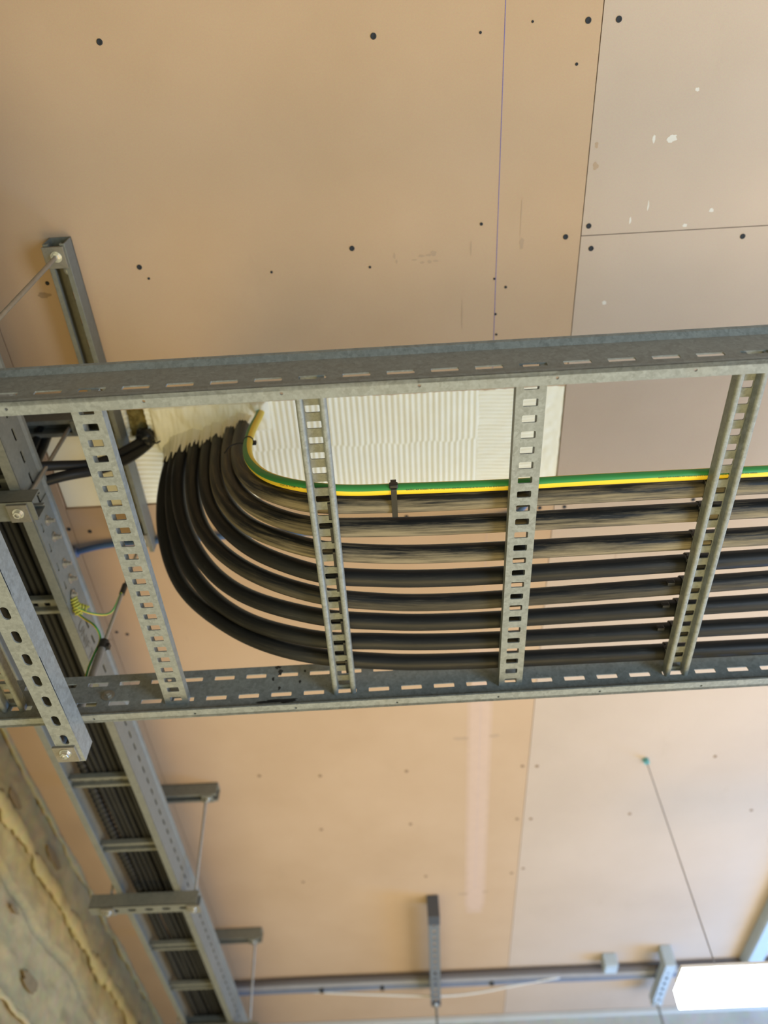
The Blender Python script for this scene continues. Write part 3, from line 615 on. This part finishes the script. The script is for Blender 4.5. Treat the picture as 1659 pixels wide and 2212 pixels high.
def rung1(xc, openup, wid=0.041):
    bm = bmesh.new(); y0, y1 = WOF+0.002, W1-WOF; L = y1-y0; h = wid/2
    holes = []; y = 0.0584-0.0255*2-y0
    if y < 0.004: y += 0.0255
    while y+0.006 < L-0.004: holes.append((y-0.0058, y+0.0058, h-0.0105, h+0.0105)); y += 0.02555
    zb = RB if openup else RB+RH-0.002
    plate(bm, (xc-h, y0, zb), (0, 1, 0), (1, 0, 0), (0, 0, 1), L, wid, 0.002, holes, 0.002)
    rw = 0.0095
    for s in (-1, 1):
        xa = xc+s*(h-rw/2)
        prof = []
        hh = RH/2
        for k in range(16):
            a = 2*PI*k/16+PI/16; cx = rw/2*0.999; rr = 0.0042 if not openup else 0.0022
            px = math.copysign(cx-rr, math.cos(a))+rr*math.cos(a); pz = math.copysign(hh-rr, math.sin(a))+rr*math.sin(a); prof.append((px, pz))
        prism(bm, prof, (xa, y0, RB+hh), (1, 0, 0), (0, 0, 1), (0, 1, 0), L)
    # weld beads at both rails
    return obj('rung', bm, GALV, lad)
for xc, up in ((-0.277, 1), (0.023, 0), (0.3205, 1), (0.6225, 0), (0.921, 1), (1.220, 0), (1.52, 1), (1.82, 0)): rung1(xc, bool(up), 0.0415)
GRIME = simple('black_grime', (0.03, 0.028, 0.022), 0.9, 0, 60, 0.4)
for i, (x, z, rx, rz) in enumerate([(0.497, 0.100, .006, .0035), (0.502, 0.088, .0035, .007), (0.490, 0.071, .0025, .004), (0.540, 0.062, .0020, .0035), (0.503, 0.049, .0022, .004), (0.482, 0.0185, .020, .0022), (0.505, 0.0200, .030, .0030), (0.518, 0.0170, .010, .0028), (0.548, 0.087, .002, .003)]):
    bm = bmesh.new(); pts = []
    for k in range(22):
        a = 2*PI*k/22; rr = 1+0.7*noise.noise(Vector((math.cos(a)*2, math.sin(a)*2, i*2.2)))
        pts.append((x+rx*rr*math.cos(a), z+rz*rr*math.sin(a)))
    prism(bm, pts, (0, W1-WOF-0.0026, 0), (1, 0, 0), (0, 0, 1), (0, 1, 0), 0.0006); obj('grime_spot', bm, GRIME, r_far)
bolt(r_far, (0.189, W1-WOF-0.0025, 0.053), (0, -1, 0), 0.007, ROD, 'coupler_bolt')
tag(r_far, 'lower galvanised side rail with a double row of slots'); tag(r_near, 'upper galvanised side rail seen from outside')

# ================================================================== BIG CABLES + EARTH
ordn = ['dusty innermost thick black cable, lying against the green and yellow earth cable',
 'second thick black cable out from the earth cable, dusty brown underside',
 'third thick black cable out from the earth cable, dusty brown underside',
 'fourth thick black cable out from the earth cable, mostly clean black',
 'fifth thick black cable out from the earth cable, lightly scuffed',
 'sixth thick black cable out from the earth cable, with a few pale scratches',
 'seventh thick black cable out, one inside the outermost cable',
 'outermost thick black cable, resting by the lower side rail of the ladder']
cmat = [CAB_DUSTY, CAB_DUSTY, CAB_DUSTY, CAB_CLEAN, CAB_MID, CAB_CLEAN, CAB_CLEAN, CAB_CLEAN]
CABR = 0.0149
LOC_INV = lambda P: RM.transposed() @ (Vector(P)-ORG)+Vector((0.6, 0, 0))
cab_y = {}
for k in range(1, 9):
    pts = [Vector(p) for p in PATHS['c%d' % k]]
    a = pts[0]+(pts[0]-pts[1])*1.2
    path = smooth_path(catmull([a]+pts, 0.012), 14)
    o = tube('power_cable', path, CABR*(1.04 if k < 4 else 1.0), cmat[k-1], n=28, uv0=k*3.7)
    tag(o, ordn[k-1], 'cable', 'thick black power cables on the ladder')
    cab_y[k] = path
def y_at(k, xloc):
    best = min(cab_y[k], key=lambda p: abs(LOC_INV(p).x-xloc)+(10 if LOC_INV(p).z > 0.09 else 0)); return LOC_INV(best)
EPATH = smooth_path(catmull([Vector(PATHS['earth'][0])*2.5-Vector(PATHS['earth'][1])*1.5]+[Vector(p) for p in PATHS['earth']], 0.010), 10)
ER = 0.0086; EPH = 0.71
earth = tube('earth_cable', EPATH, ER, make_earth('green_yellow_sheath', EPH, 0.765), n=32)
tag(earth, 'green and yellow striped earth cable beside the innermost black cable on the ladder', 'cable')
# printed legend on the earth cable
def legend(s, xloc0, size, ang):
    """lays the print along the sheath, starting at ladder-local x and reading towards +x"""
    tb = text_bm(s, size)
    for v in tb.verts: v.co.x *= 1.45
    P = [p for p in EPATH][::-1]; LX_ = [LOC_INV(p) for p in P]
    i0 = next(i for i in range(len(P)) if LX_[i].z < 0.09 and LX_[i].x > xloc0)
    seg = P[i0:]; acc = [0]
    for i in range(1, len(seg)): acc.append(acc[-1]+(seg[i]-seg[i-1]).length)
    def at(d):
        for i in range(1, len(seg)):
            if acc[i] >= d: return seg[i-1].lerp(seg[i], (d-acc[i-1])/(acc[i]-acc[i-1])), (seg[i]-seg[i-1]).normalized()
        return seg[-1], (seg[-1]-seg[-2]).normalized()
    for v in tb.verts:
        c, T = at(v.co.x); dn = Vector((0, 0, -1)); dn = (dn-T*dn.dot(T)).normalized(); side = Vector((0, -1, 0)); side = (side-T*side.dot(T)-dn*side.dot(dn)).normalized()
        a = ang+(v.co.y)/ER
        v.co = c+(dn*math.cos(a)+side*math.sin(a))*(ER+0.00015)
    o = obj('printed_legend', tb, INK, earth); return o
LANG = 0.24
ST = 'BASEC AR KABEL W 120.0 SQ MM 450/750 V H07Z-R 90 DEG C BS EN 50525'
legend(ST, 0.747, 0.0031, LANG); legend(ST, 1.118, 0.0031, LANG); legend(ST[:34], 0.40, 0.0031, LANG)

# ================================================================== CABLE TIES
def tie(label, xloc, y0, y1, ztop, zbot, group, width=0.0078, rr=0.013, head=None, headx=0.0, local=True, zhead=None):
    root = empty('cable_tie', org0, ROT); tag(root, label, 'cable tie', group)
    # rounded loop in the local y-z plane
    def loop(e):
        yc0, yc1, zb, zt = y0-e, y1+e, zbot-e, ztop+e; pts = []
        for cx, cz, a0, r_ in ((yc1-rr-e, zt-rr-e, 0, rr+e), (yc0+rr+e, zt-rr-e, PI/2, rr+e), (yc0+0.002+e, zb+0.002+e, PI, 0.002+e), (yc1-0.002-e, zb+0.002+e, 1.5*PI, 0.002+e)):
            for q in range(7): pts.append((cx+r_*math.cos(a0+PI/2*q/6), cz+r_*math.sin(a0+PI/2*q/6)))
        return pts
    bm = bmesh.new(); A = loop(0.0002); B = loop(0.0018); n = len(A)
    for X in (0,):
        va = [[bm.verts.new((xloc+s*width/2, y, z)) for y, z in Lp] for s in (-1, 1) for Lp in (A, B)]
        a0, b0, a1, b1 = va
        for i in range(n):
            j = (i+1) % n
            bm.faces.new((b0[i], b0[j], b1[j], b1[i])); bm.faces.new((a0[i], a1[i], a1[j], a0[j])); bm.faces.new((a0[i], a0[j], b0[j], b0[i])); bm.faces.new((a1[i], b1[i], b1[j], a1[j]))
    obj('strap', bm, PLASTIC, root)
    hy, hz = head if head else (y0-0.004, (zbot+ztop)/2)
    bm = bmesh.new(); box(bm, xloc+headx-0.0065, xloc+headx+0.0065, hy-0.0035, hy+0.0035, hz-0.005, hz+0.005); obj('tie_head', bm, PLASTIC, root, bevel=0.0015)
    return root
nth = ['', 'first', 'second', 'third', 'fourth', 'fifth', 'sixth', 'seventh', 'eighth']
for k in range(1, 9):
    c = y_at(k, 0.631)
    tie('black cable tie around the %s black cable from the earth, rung nearest the bend' % nth[k], 0.6325, c.y-CABR, c.y+CABR, c.z+CABR, RB+RH-0.0030, 'cable ties on the rung near the bend', head=(c.y-CABR-0.003, c.z+0.004), headx=0.0)
    c = y_at(k, 1.205)
    tie('black cable tie around the %s black cable from the earth, on the slanting right-hand rung' % nth[k], 1.2085, c.y-CABR, c.y+CABR, c.z+CABR, RB+RH-0.0030, 'cable ties on the right-hand rung', head=(c.y-CABR-0.003, c.z-0.010), headx=-0.026 if k in (5, 6, 7) else -0.004)
c1 = y_at(1, 0.73)
tie('black cable tie strapping the earth cable to the innermost black cable, between the two rungs', 0.7293, 0.2025, c1.y+CABR, c1.z+CABR, 0.0442, None, head=(0.1995, 0.050), width=0.0085)
# slack tie round the rising earth cable
pt = min(EPATH, key=lambda p: abs(p.z-1.27)+(0 if p.x < -0.2 else 9))
i = EPATH.index(pt); T = (EPATH[i+1]-EPATH[i-1]).normalized(); U = T.orthogonal().normalized(); V = T.cross(U)
root = tag(empty('cable_tie', pt), 'thin black cable tie around the rising bend of the earth cable', 'cable tie')
bm = bmesh.new(); prev = None; first = None
for q in range(29):
    a = 2*PI*q/28; d = U*math.cos(a)+V*math.sin(a)
    ring = [bm.verts.new(d*r_+T*h_) for r_, h_ in ((ER+0.0002, -0.0022), (ER+0.0014, -0.0022), (ER+0.0014, 0.0022), (ER+0.0002, 0.0022))]
    if prev:
        for s in range(4): bm.faces.new((prev[s], prev[(s+1) % 4], ring[(s+1) % 4], ring[s]))
    prev = ring
obj('strap', bm, PLASTIC, root)
hd = Vector((0.75, 0.1, -0.6)); hd = (hd-T*hd.dot(T)).normalized()*(ER+0.003)
bm = bmesh.new(); box(bm, hd.x-0.004, hd.x+0.004, hd.y-0.003, hd.y+0.003, hd.z-0.0045, hd.z+0.0045); obj('tie_head', bm, PLASTIC, root, bevel=0.001)
tl = [Vector((-0.008, 0.004, 0.0)), Vector((-0.022, 0.004, 0.001)), Vector((-0.036, 0.006, -0.006)), Vector((-0.045, 0.012, -0.020))]
tube('strap_tail', catmull(tl, 0.004), 0.0014, PLASTIC, root, n=8)
# offcut of cream tape in a rung slot
bm = bmesh.new(); prism(bm, [(0, 0), (0.016, 0.003), (0.015, 0.008), (0.007, 0.006), (0.001, 0.009)], (0, 0, 0), (1, 0, 0), (0, 1, 0), (0, 0, 1), 0.002)
o = obj('tape_scrap', bm, WHITE); o.location = L2W((0.912, 0.418, 0.046)); tag(o, 'small cream scrap of tape caught in the slots of the middle rung', 'scrap')

# ================================================================== TRAPEZE 1 (under the left end of the big ladder)
tp = tag(empty('trapeze_bracket', (-0.593, 0.78, 0.865)), 'galvanised slotted strut slung beneath the left end of the big ladder, nut at its end', 'strut bracket')
zb1 = LH-0.041-0.0065
def put(o, ox, oy, oz, ang, flip=False):
    m = Matrix.Translation((ox, oy, oz)) @ Matrix.Rotation(ang, 4, 'Z')
    if flip: m = m @ Matrix.Rotation(PI, 4, 'X')
    root = o.parent
    o.matrix_local = Matrix.Translation(root.location).inverted() @ m if root else m
s1 = channel('strut_channel', 0.80, tp, slot0=0.80-0.0515-0.026+0.0035-0.0505*13+0.0)
put(s1, -0.593, 0.362, 0.8640, PI/2)
def local_fix(root, before):
    for ch in root.children:
        if ch not in before: ch.matrix_local = Matrix.Translation(root.location).inverted() @ ch.matrix_local
bf = set(tp.children); 
nut_stack(tp, -0.5985, 1.131, 0.864, -1, 0.040, shift=(-0.001, 0.006)); nut_stack(tp, -0.5985, 0.41, 0.864, -1, 0.040)
rodset(tp, -0.6005, 1.131, 0.850, 1.46, 0.0036, x1=-0.603, y1=1.134)
rodset(tp, -0.6005, 0.458, 0.846, 1.46, 0.0040)
bm = bmesh.new(); cyl(bm, (-0.601, 1.131, 0.915), (-0.6017, 1.1315, 1.115), 0.0072, 18); obj('rod_sleeve', bm, TAPE, tp, smooth=False)
bm = bmesh.new(); cyl(bm, (-0.6017, 1.1315, 1.108), (-0.6018, 1.1315, 1.128), 0.0095, 18); box(bm, -0.598, -0.587, 1.126, 1.136, 1.108, 1.118); obj('tape_wrap', bm, PLASTIC, tp)
bm = bmesh.new(); cyl(bm, (-0.6025, 1.133, 1.270), (-0.6026, 1.133, 1.300), 0.0062, 14); obj('tape_wrap', bm, PLASTIC, tp)
local_fix(tp, bf)
cs = tag(empty('ceiling_strut', (-0.6, 0.8, HC)), 'galvanised strut on the ceiling above the left end of the big ladder, running away', 'strut channel')
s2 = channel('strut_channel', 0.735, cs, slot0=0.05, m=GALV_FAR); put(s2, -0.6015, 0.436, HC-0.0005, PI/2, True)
bf = set(cs.children)
nut_stack(cs, -0.6005, 0.458, 1.4585, -1, 0.040, shift=(-0.0035, 0.002)); nut_stack(cs, -0.603, 1.134, 1.4585, -1, 0.036)
bolt(cs, (-0.6015, 0.498, 1.497), (0, 0, -1), 0.006)
local_fix(cs, bf)

# ================================================================== LADDER 2 (left, running away)
l2 = tag(empty('cable_ladder', (-0.79, 0.8, 1.2)), 'narrow galvanised cable ladder running away along the left side, full of thin black cables', 'cable ladder')
B = Vector((-0.79, 0.8, 1.2))
YA, YB = 0.0, 4.02
def rail2(side):
    bm = bmesh.new(); L = YB-YA; t = 0.002
    xw = -0.8805 if side == 0 else -0.6905; ind = 1 if side == 0 else -1; fl = 0.0165 if side == 0 else 0.0195
    O = Vector((xw, YA, 1.2))-B
    lo = []; u = 0.02
    while u < L-0.05: lo.append((u, u+0.026, 0.050-0.004, 0.050+0.004)); u += 0.0485
    plate(bm, O+Vector((0, 0, 0.001)), (0, 1, 0), (0, 0, 1), (ind, 0, 0), L, 0.083, t, lo if side else (), 0.001)
    plate(bm, O, (0, 1, 0), (ind, 0, 0), (0, 0, 1), L, fl, 0.002)
    prism(bm, circ(0.002, 8), O+Vector((ind*(fl-0.001), 0, 0.002)), (1, 0, 0), (0, 0, 1), (0, 1, 0), L)
    prism(bm, [(0, 0.084), (-ind*0.004, 0.090), (-ind*0.0045, 0.098), (-ind*0.002, 0.1005), (ind*t, 0.1005), (ind*t, 0.084)], O, (1, 0, 0), (0, 0, 1), (0, 1, 0), L)
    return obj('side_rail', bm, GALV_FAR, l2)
rl = rail2(0); rr2 = rail2(1)
def rung2(yc, wid=0.041):
    bm = bmesh.new(); h = wid/2; O = Vector((-0.8785, yc, 1.222))-B
    plate(bm, O+Vector((0, -h, 0.014)), (1, 0, 0), (0, 1, 0), (0, 0, 1), 0.186, wid, 0.002, [(u, u+0.012, h-0.009, h+0.009) for u in [0.02+0.0255*k for k in range(6)]], 0.002)
    for s in (-1, 1):
        prof = []
        for k in range(12):
            a = 2*PI*k/12+PI/12; rr = 0.0035
            prof.append((math.copysign(0.0048-rr, math.cos(a))+rr*math.cos(a), math.copysign(0.008-rr, math.sin(a))+rr*math.sin(a)))
        prism(bm, prof, O+Vector((0, s*(h-0.0048), 0.008)), (0, 1, 0), (0, 0, 1), (1, 0, 0), 0.186)
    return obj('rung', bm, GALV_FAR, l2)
for y in (0.20, 0.505, 0.81, 1.117, 1.425, 1.738, 2.048, 2.345, 2.650, 2.950, 3.252, 3.55, 3.85): rung2(y)
# splice plate with bolts on the right rail
bm = bmesh.new(); plate(bm, Vector((-0.6903, 0.865, 1.203))-B, (0, 1, 0), (0, 0, 1), (1, 0, 0), 0.225, 0.076, 0.0022, [(0.03+0.05*k, 0.05+0.05*k, 0.012, 0.020) for k in range(4)], 0.003); sp = obj('splice_plate', bm, GALV_FAR, l2)
for y, z in ((0.907, 1.245), (0.950, 1.247), (1.02, 1.247), (1.062, 1.247)): bolt(sp, Vector((-0.688, y, z))-B, (1, 0, 0), 0.0062, ROD, 'splice_bolt', 0.012)
# stencilled letters on the right rail
tb = text_bm('UNIF TS', 0.034)
for v in tb.verts:      # reads down the rail, letters upright on the web
    v.co = Vector((-0.6898, 1.165+v.co.x*1.0, 1.208+v.co.y*1.0))-B
o = obj('stencilled_lettering', tb, simple('stencil_ink', (0.10, 0.09, 0.06), 0.7), l2)
# cables lying in ladder 2
place2 = [('along the left of the narrow ladder, ribbed flexible conduit', -0.812, 1.254, 0.011, True)]
xs2 = [-0.820, -0.804, -0.788, -0.771, -0.755, -0.739, -0.722, -0.706]
names2 = ['first', 'second', 'third', 'fourth', 'fifth', 'sixth', 'seventh', 'eighth']
def cable2(xb, zb, r, sd, rib=False, m=CAB_BLACK, name='thin_cable'):
    pts = []; y = YA
    while y <= YB+0.01:
        pts.append(Vector((xb+0.0055*noise.noise(Vector((y*1.8, sd*3.1, 0))), y, zb+0.004*noise.noise(Vector((y*2.2, sd*1.7, 5)))))); y += 0.05
    return tube(name, catmull(pts, 0.004 if rib else 0.025), r, m, n=12 if not rib else 14, rf=(lambda L: 1+0.16*math.sin(L/0.022*2*PI)) if rib else None)
o = cable2(-0.842, 1.2525, 0.0125, 40, True, name='flexible_conduit'); tag(o, 'black ribbed flexible conduit left of the cables in the narrow ladder', 'conduit')
for i, x in enumerate(xs2):
    o = cable2(x, 1.2485, 0.0078, i); tag(o, '%s thin black cable from the left, bottom layer in the narrow ladder' % names2[i], 'cable', 'thin black cables in the narrow ladder')
for i, x in enumerate((-0.812, -0.796, -0.780, -0.763, -0.747, -0.730, -0.713)):
    o = cable2(x, 1.2625, 0.0078, i+20); tag(o, '%s thin black cable from the left, upper layer in the narrow ladder' % names2[i], 'cable', 'upper thin black cables in the narrow ladder')
for i, x in enumerate((-0.800, -0.776, -0.752, -0.730, -0.708)):
    o = cable2(x, 1.2775, 0.0085, i+60); tag(o, '%s black cable from the left, topmost layer in the narrow ladder' % names2[i], 'cable', 'topmost black cables in the narrow ladder')
# branch cables up to the batt
def branch(key, r, label, m=CAB_BLACK):
    o = tube('branch_cable', smooth_path(catmull(PATHS[key]+[[PATHS[key][-1][0]+0.004, PATHS[key][-1][1]+0.002, 1.53]], 0.01), 6), r, m, n=18); return tag(o, label, 'cable')
branch('branch1', 0.0100, 'black branch cable from the narrow ladder to the batt, upper of the pair')
branch('branch2', 0.0105, 'black branch cable from the narrow ladder to the batt, lower of the pair')
branch('branch3', 0.0095, 'short black cable rising from the narrow ladder into the batt corner, left of its twin')
branch('branch4', 0.0095, 'short black cable rising from the narrow ladder into the batt corner, right of its twin')
# black taped clump at the end of the branch cables
rt = tag(empty('taped_cable_end', (-0.538, 0.872, 1.49)), 'ragged black taped clump where the branch cables enter the ceiling batt', 'cable end')
bm = bmesh.new(); bmesh.ops.create_icosphere(bm, subdivisions=4, radius=0.021)
for v in bm.verts:
    v.co *= 1+0.35*noise.noise(v.co*70)+0.18*noise.noise(v.co*200); v.co.z *= 0.9
obj('tape_clump', bm, PLASTIC, rt, smooth=True)
tube('loose_strand', catmull([(0.010, 0.004, -0.006), (0.022, 0.010, -0.012), (0.032, 0.006, -0.010)], 0.003), 0.0018, PLASTIC, rt, n=8)
for sgn in (0, 1):
    pass

# earth bond: lug block and thin wires tied to the rod
bond = tag(empty('earth_bond', (-0.684, 1.118, 1.215)), 'wrapped yellow earth bond lug with two thin wires on the narrow ladder rail', 'earth bond')
bx = Vector((-0.684, 1.118, 1.215))
EY = make_earth('thin_earth_sheath', 0.1, 0.5)
def coil(p0, p1, turns, R, r):
    p0, p1 = Vector(p0), Vector(p1); A = (p1-p0).normalized(); U = A.orthogonal().normalized(); V = A.cross(U); n = turns*14
    return [p0.lerp(p1, i/n)+(U*math.cos(2*PI*i/14)+V*math.sin(2*PI*i/14))*R for i in range(n+1)]
tube('wire_coil', coil((-0.003, -0.018, 0.014), (0.006, 0.014, -0.004), 6, 0.0065, 0.0022), 0.0024, simple('yellow_wrap', (0.42, 0.40, 0.05), 0.5, 0, 200, 0.5), bond, n=8)
tube('wire_coil', coil((0.004, 0.002, 0.010), (0.018, 0.016, 0.014), 3, 0.0055, 0.0022), 0.0024, simple('yellow_wrap2', (0.46, 0.43, 0.05), 0.5, 0, 200, 0.5), bond, n=8)
bolt(bond, (-0.002, -0.026, 0.016), (1, 0, 0), 0.006, ROD, 'lug_bolt')
tube('bond_wire', smooth_path(catmull([Vector(p)-bx for p in PATHS['wire1']], 0.006), 4), 0.0022, EY, bond, n=10)
tube('bond_wire', smooth_path(catmull([Vector(p)-bx for p in PATHS['wire2']], 0.006), 4), 0.0024, EY, bond, n=10)

# ================================================================== TRAPEZES OF LADDER 2
def trapeze2(label, yc, x0, x1, ytop, slots, up, nutx_r, nutx_l=-0.90, lean=0.0):
    root = tag(empty('trapeze_bracket', ((x0+x1)/2, yc, 1.16)), label, 'strut bracket')
    ch_ = channel('strut_channel', x1-x0, root, slot_face=slots, m=GALV_FAR, slot0=0.06, pitch=0.0505)
    put(ch_, x0, yc, 1.1585, 0)
    bf = set(root.children)
    nut_stack(root, nutx_r, yc, 1.1585, -1, 0.038, shift=(0.0, 0.002)); nut_stack(root, nutx_l, yc, 1.1585, -1, 0.038)
    rodset(root, nutx_r, yc, 1.145, 1.462, 0.0042, y1=ytop); rodset(root, nutx_l, yc, 1.145, 1.462, 0.0042, y1=ytop)
    local_fix(root, bf); return root
trapeze2('galvanised strut beneath the narrow ladder at the left edge, with plate and hex nut', 0.8205, -0.955, -0.655, 0.822, False, True, -0.684)
trapeze2('galvanised strut crossing beneath the narrow ladder further away, slots facing down', 2.272, -0.955, -0.637, 2.195, True, True, -0.648)
trapeze2('most distant galvanised strut beneath the narrow ladder', 3.22, -0.955, -0.600, 3.145, True, True, -0.632)
def cstrut(label, yc, x0, x1):
    root = tag(empty('ceiling_strut', ((x0+x1)/2, yc, HC)), label, 'strut channel')
    ch_ = channel('strut_channel', x1-x0, root, m=GALV_FAR); put(ch_, x0, yc, HC-0.0005, 0, True)
    bf = set(root.children); nut_stack(root, x1-0.030, yc, 1.4585, -1, 0.036, m=GALV_FAR); nut_stack(root, -0.90, yc, 1.4585, -1, 0.036, m=GALV_FAR); local_fix(root, bf); return root
cstrut('galvanised strut on the ceiling over the narrow ladder, nearest of three, beside the batt', 0.822, -0.955, -0.630)
cstrut('galvanised strut on the ceiling over the narrow ladder, middle of three', 2.180, -0.955, -0.609)
cstrut('galvanised strut on the ceiling over the narrow ladder, farthest of three', 3.135, -0.955, -0.606)

# ================================================================== CEILING CONDUITS, FAR END
o = tube('blue_pipe', smooth_path(catmull(PATHS['bluepipe'], 0.01), 4), 0.0075, BLUE, n=14); tag(o, 'thin blue pipe across the ceiling behind the big black cables', 'pipe')
rt = tag(empty('pipe_fitting', (-0.797, 1.185, 1.485)), 'small grey pipe clip at the left end of the blue ceiling pipe', 'pipe clip')
bm = bmesh.new(); cyl(bm, (-0.016, 0, 0), (0.020, -0.003, 0), 0.0125, 16); obj('clip_ring', bm, BLUEGREY, rt)
bm = bmesh.new(); box(bm, -0.010, 0.008, -0.014, 0.010, 0.006, 0.0148); obj('clip_base', bm, GREYPVC, rt, bevel=0.002)
def conduit(y, z, r, m, label, sag=0.0, x0=-0.93, x1=2.6, name='conduit'):
    pts = [Vector((x0+(x1-x0)*i/20, y+0.006*noise.noise(Vector((i*0.6, y*9, 0))), z-sag*math.sin(PI*min(1, i/14))+0.003*noise.noise(Vector((i*0.5, y*9, 3))))) for i in range(21)]
    return tag(tube(name, catmull(pts, 0.03), r, m, n=12), label, 'conduit')
conduit(3.565, 1.483, 0.011, simple('dark_conduit', (0.10, 0.085, 0.08), 0.6), 'dark conduit across the far ceiling, nearest of the parallel runs')
conduit(3.610, 1.484, 0.013, GREYPVC, 'pale grey conduit across the far ceiling, between the dark and the blue runs')
conduit(3.650, 1.482, 0.012, BLUEGREY, 'blue grey cable across the far ceiling, farthest of the thick parallel runs')
pts = [(-0.50, 3.68, 1.487), (-0.2, 3.69, 1.468), (0.08, 3.70, 1.455), (0.25, 3.69, 1.458), (0.42, 3.66, 1.470), (0.6, 3.63, 1.480)]
tag(tube('white_flex', catmull(pts, 0.02), 0.004, WHITE, n=10), 'thin white flex sagging below the far ceiling conduits', 'flex')
for i, (x, lab) in enumerate(((-0.42, 'left of the dark post strut'), (-0.16, 'between the left clip and the post strut'), (0.31, 'right of the post strut'))):
    rt = tag(empty('conduit_clip', (x, 3.65, 1.49)), 'small dark clip on the far conduits, %s' % lab, 'clip', 'clips on the far conduits')
    bm = bmesh.new(); box(bm, -0.010, 0.010, -0.060, 0.016, 0.004, 0.0095); obj('clip_base', bm, BLUEGREY, rt)
    bm = bmesh.new(); prism(bm, [(0.0155*math.cos(a), 0.0155*math.sin(a)) for a in [PI*q/8 for q in range(9)]]+[(0.0125*math.cos(a), 0.0125*math.sin(a)) for a in [PI-PI*q/8 for q in range(9)]], (-0.008, 0, -0.008), (0, 1, 0), (0, 0, -1), (1, 0, 0), 0.016); obj('clip_saddle', bm, SCREW, rt)
def ystrut(label, x, y0, y1, m, capm, w=1.0):
    root = tag(empty('ceiling_strut', (x, y0, 1.42)), label, 'strut channel')
    ch_ = channel('strut_channel', y1-y0, root, m=m, slot0=0.05); put(ch_, x, y0, 1.4195, PI/2)
    bm = bmesh.new(); box(bm, -0.022*w, 0.022*w, -0.004, 0.060, -0.003, 0.0795); obj('end_cap', bm, capm, root, bevel=0.002)
    bf = set(root.children)
    nut_stack(root, x, y1-0.03, 1.4195, -1, 0.040, m=capm); rodset(root, x, y1-0.03, 0.9, 1.43, 0.005, m=GALV_FAR); local_fix(root, bf); return root
DK = simple('dark_grey_steel', (0.10, 0.11, 0.13), 0.5, 0.5)
DK2 = make_galv('grey_strut_steel', (0.30, 0.32, 0.34), (0.20, 0.22, 0.24), 0.6, 0.5)  # slightly bluish mid grey galvanised mix
ystrut('dark grey strut on the far ceiling with a square end block, crossing the conduits', 0.066, 2.93, 3.71, DK2, DK)
ystrut('pale blue grey strut at the far right, left of the lit batten lamp', 1.02, 3.42, 3.80, BRIGHTGREY, BRIGHTGREY, 1.0)
rt = tag(empty('junction_box', (0.795, 3.50, 1.47)), 'small blue grey junction box on the far conduits toward the lamp', 'junction box')
bm = bmesh.new(); box(bm, -0.028, 0.028, -0.035, 0.035, -0.02, 0.0295); obj('box_body', bm, BRIGHTGREY, rt, bevel=0.003)
bm = bmesh.new(); box(bm, -0.025, 0.025, -0.032, 0.032, -0.024, -0.0195); obj('box_lid', bm, BRIGHTGREY, rt, bevel=0.001)
rt = tag(empty('cable_trunking', (1.39, 3.0, HC)), 'pale blue trunking running along the ceiling at the far right edge', 'trunking')
bm = bmesh.new(); box(bm, -0.035, 0.035, -0.60, 0.58, -0.045, -0.0005); obj('trunking_body', bm, BRIGHTGREY, rt, bevel=0.003)
bm = bmesh.new(); box(bm, -0.031, 0.031, -0.598, 0.578, -0.049, -0.0445); obj('trunking_lid', bm, BRIGHTGREY, rt, bevel=0.001)

# ================================================================== BATTEN LAMP
lamp = tag(empty('batten_lamp', (0.66, 2.19, 0.83)), 'lit white linear batten lamp hanging by a thin wire at the bottom right', 'lamp')
bm = bmesh.new()
prism(bm, [(-0.066, 0.010), (-0.062, 0.0), (0.062, 0.0), (0.066, 0.010), (0.064, 0.046), (-0.064, 0.046)], (0.0, 0, 0), (0, 1, 0), (0, 0, 1), (1, 0, 0), 1.5); obj('diffuser', bm, LAMPM, lamp)
bm = bmesh.new(); prism(bm, [(-0.055, 0.046), (0.055, 0.046), (0.045, 0.062), (-0.045, 0.062)], (0.005, 0, 0), (0, 1, 0), (0, 0, 1), (1, 0, 0), 1.49); obj('lamp_body', bm, WHITE, lamp)
SW = simple('suspension_steel', (0.30, 0.30, 0.30), 0.4, 0.8)
for i, x in enumerate((0.750, 1.90)):
    bm = bmesh.new(); cyl(bm, (x-0.66, -0.046+0.02*i, 0.06), (x-0.66, -0.046+0.02*i, 0.668), 0.0017, 8); obj('suspension_wire', bm, SW, lamp)
    bm = bmesh.new(); cyl(bm, (x-0.66, -0.046+0.02*i, 0.655), (x-0.66, -0.046+0.02*i, 0.6695), 0.009, 14); obj('ceiling_hook', bm, simple('teal_anchor', (0.12, 0.36, 0.36), 0.5), lamp)
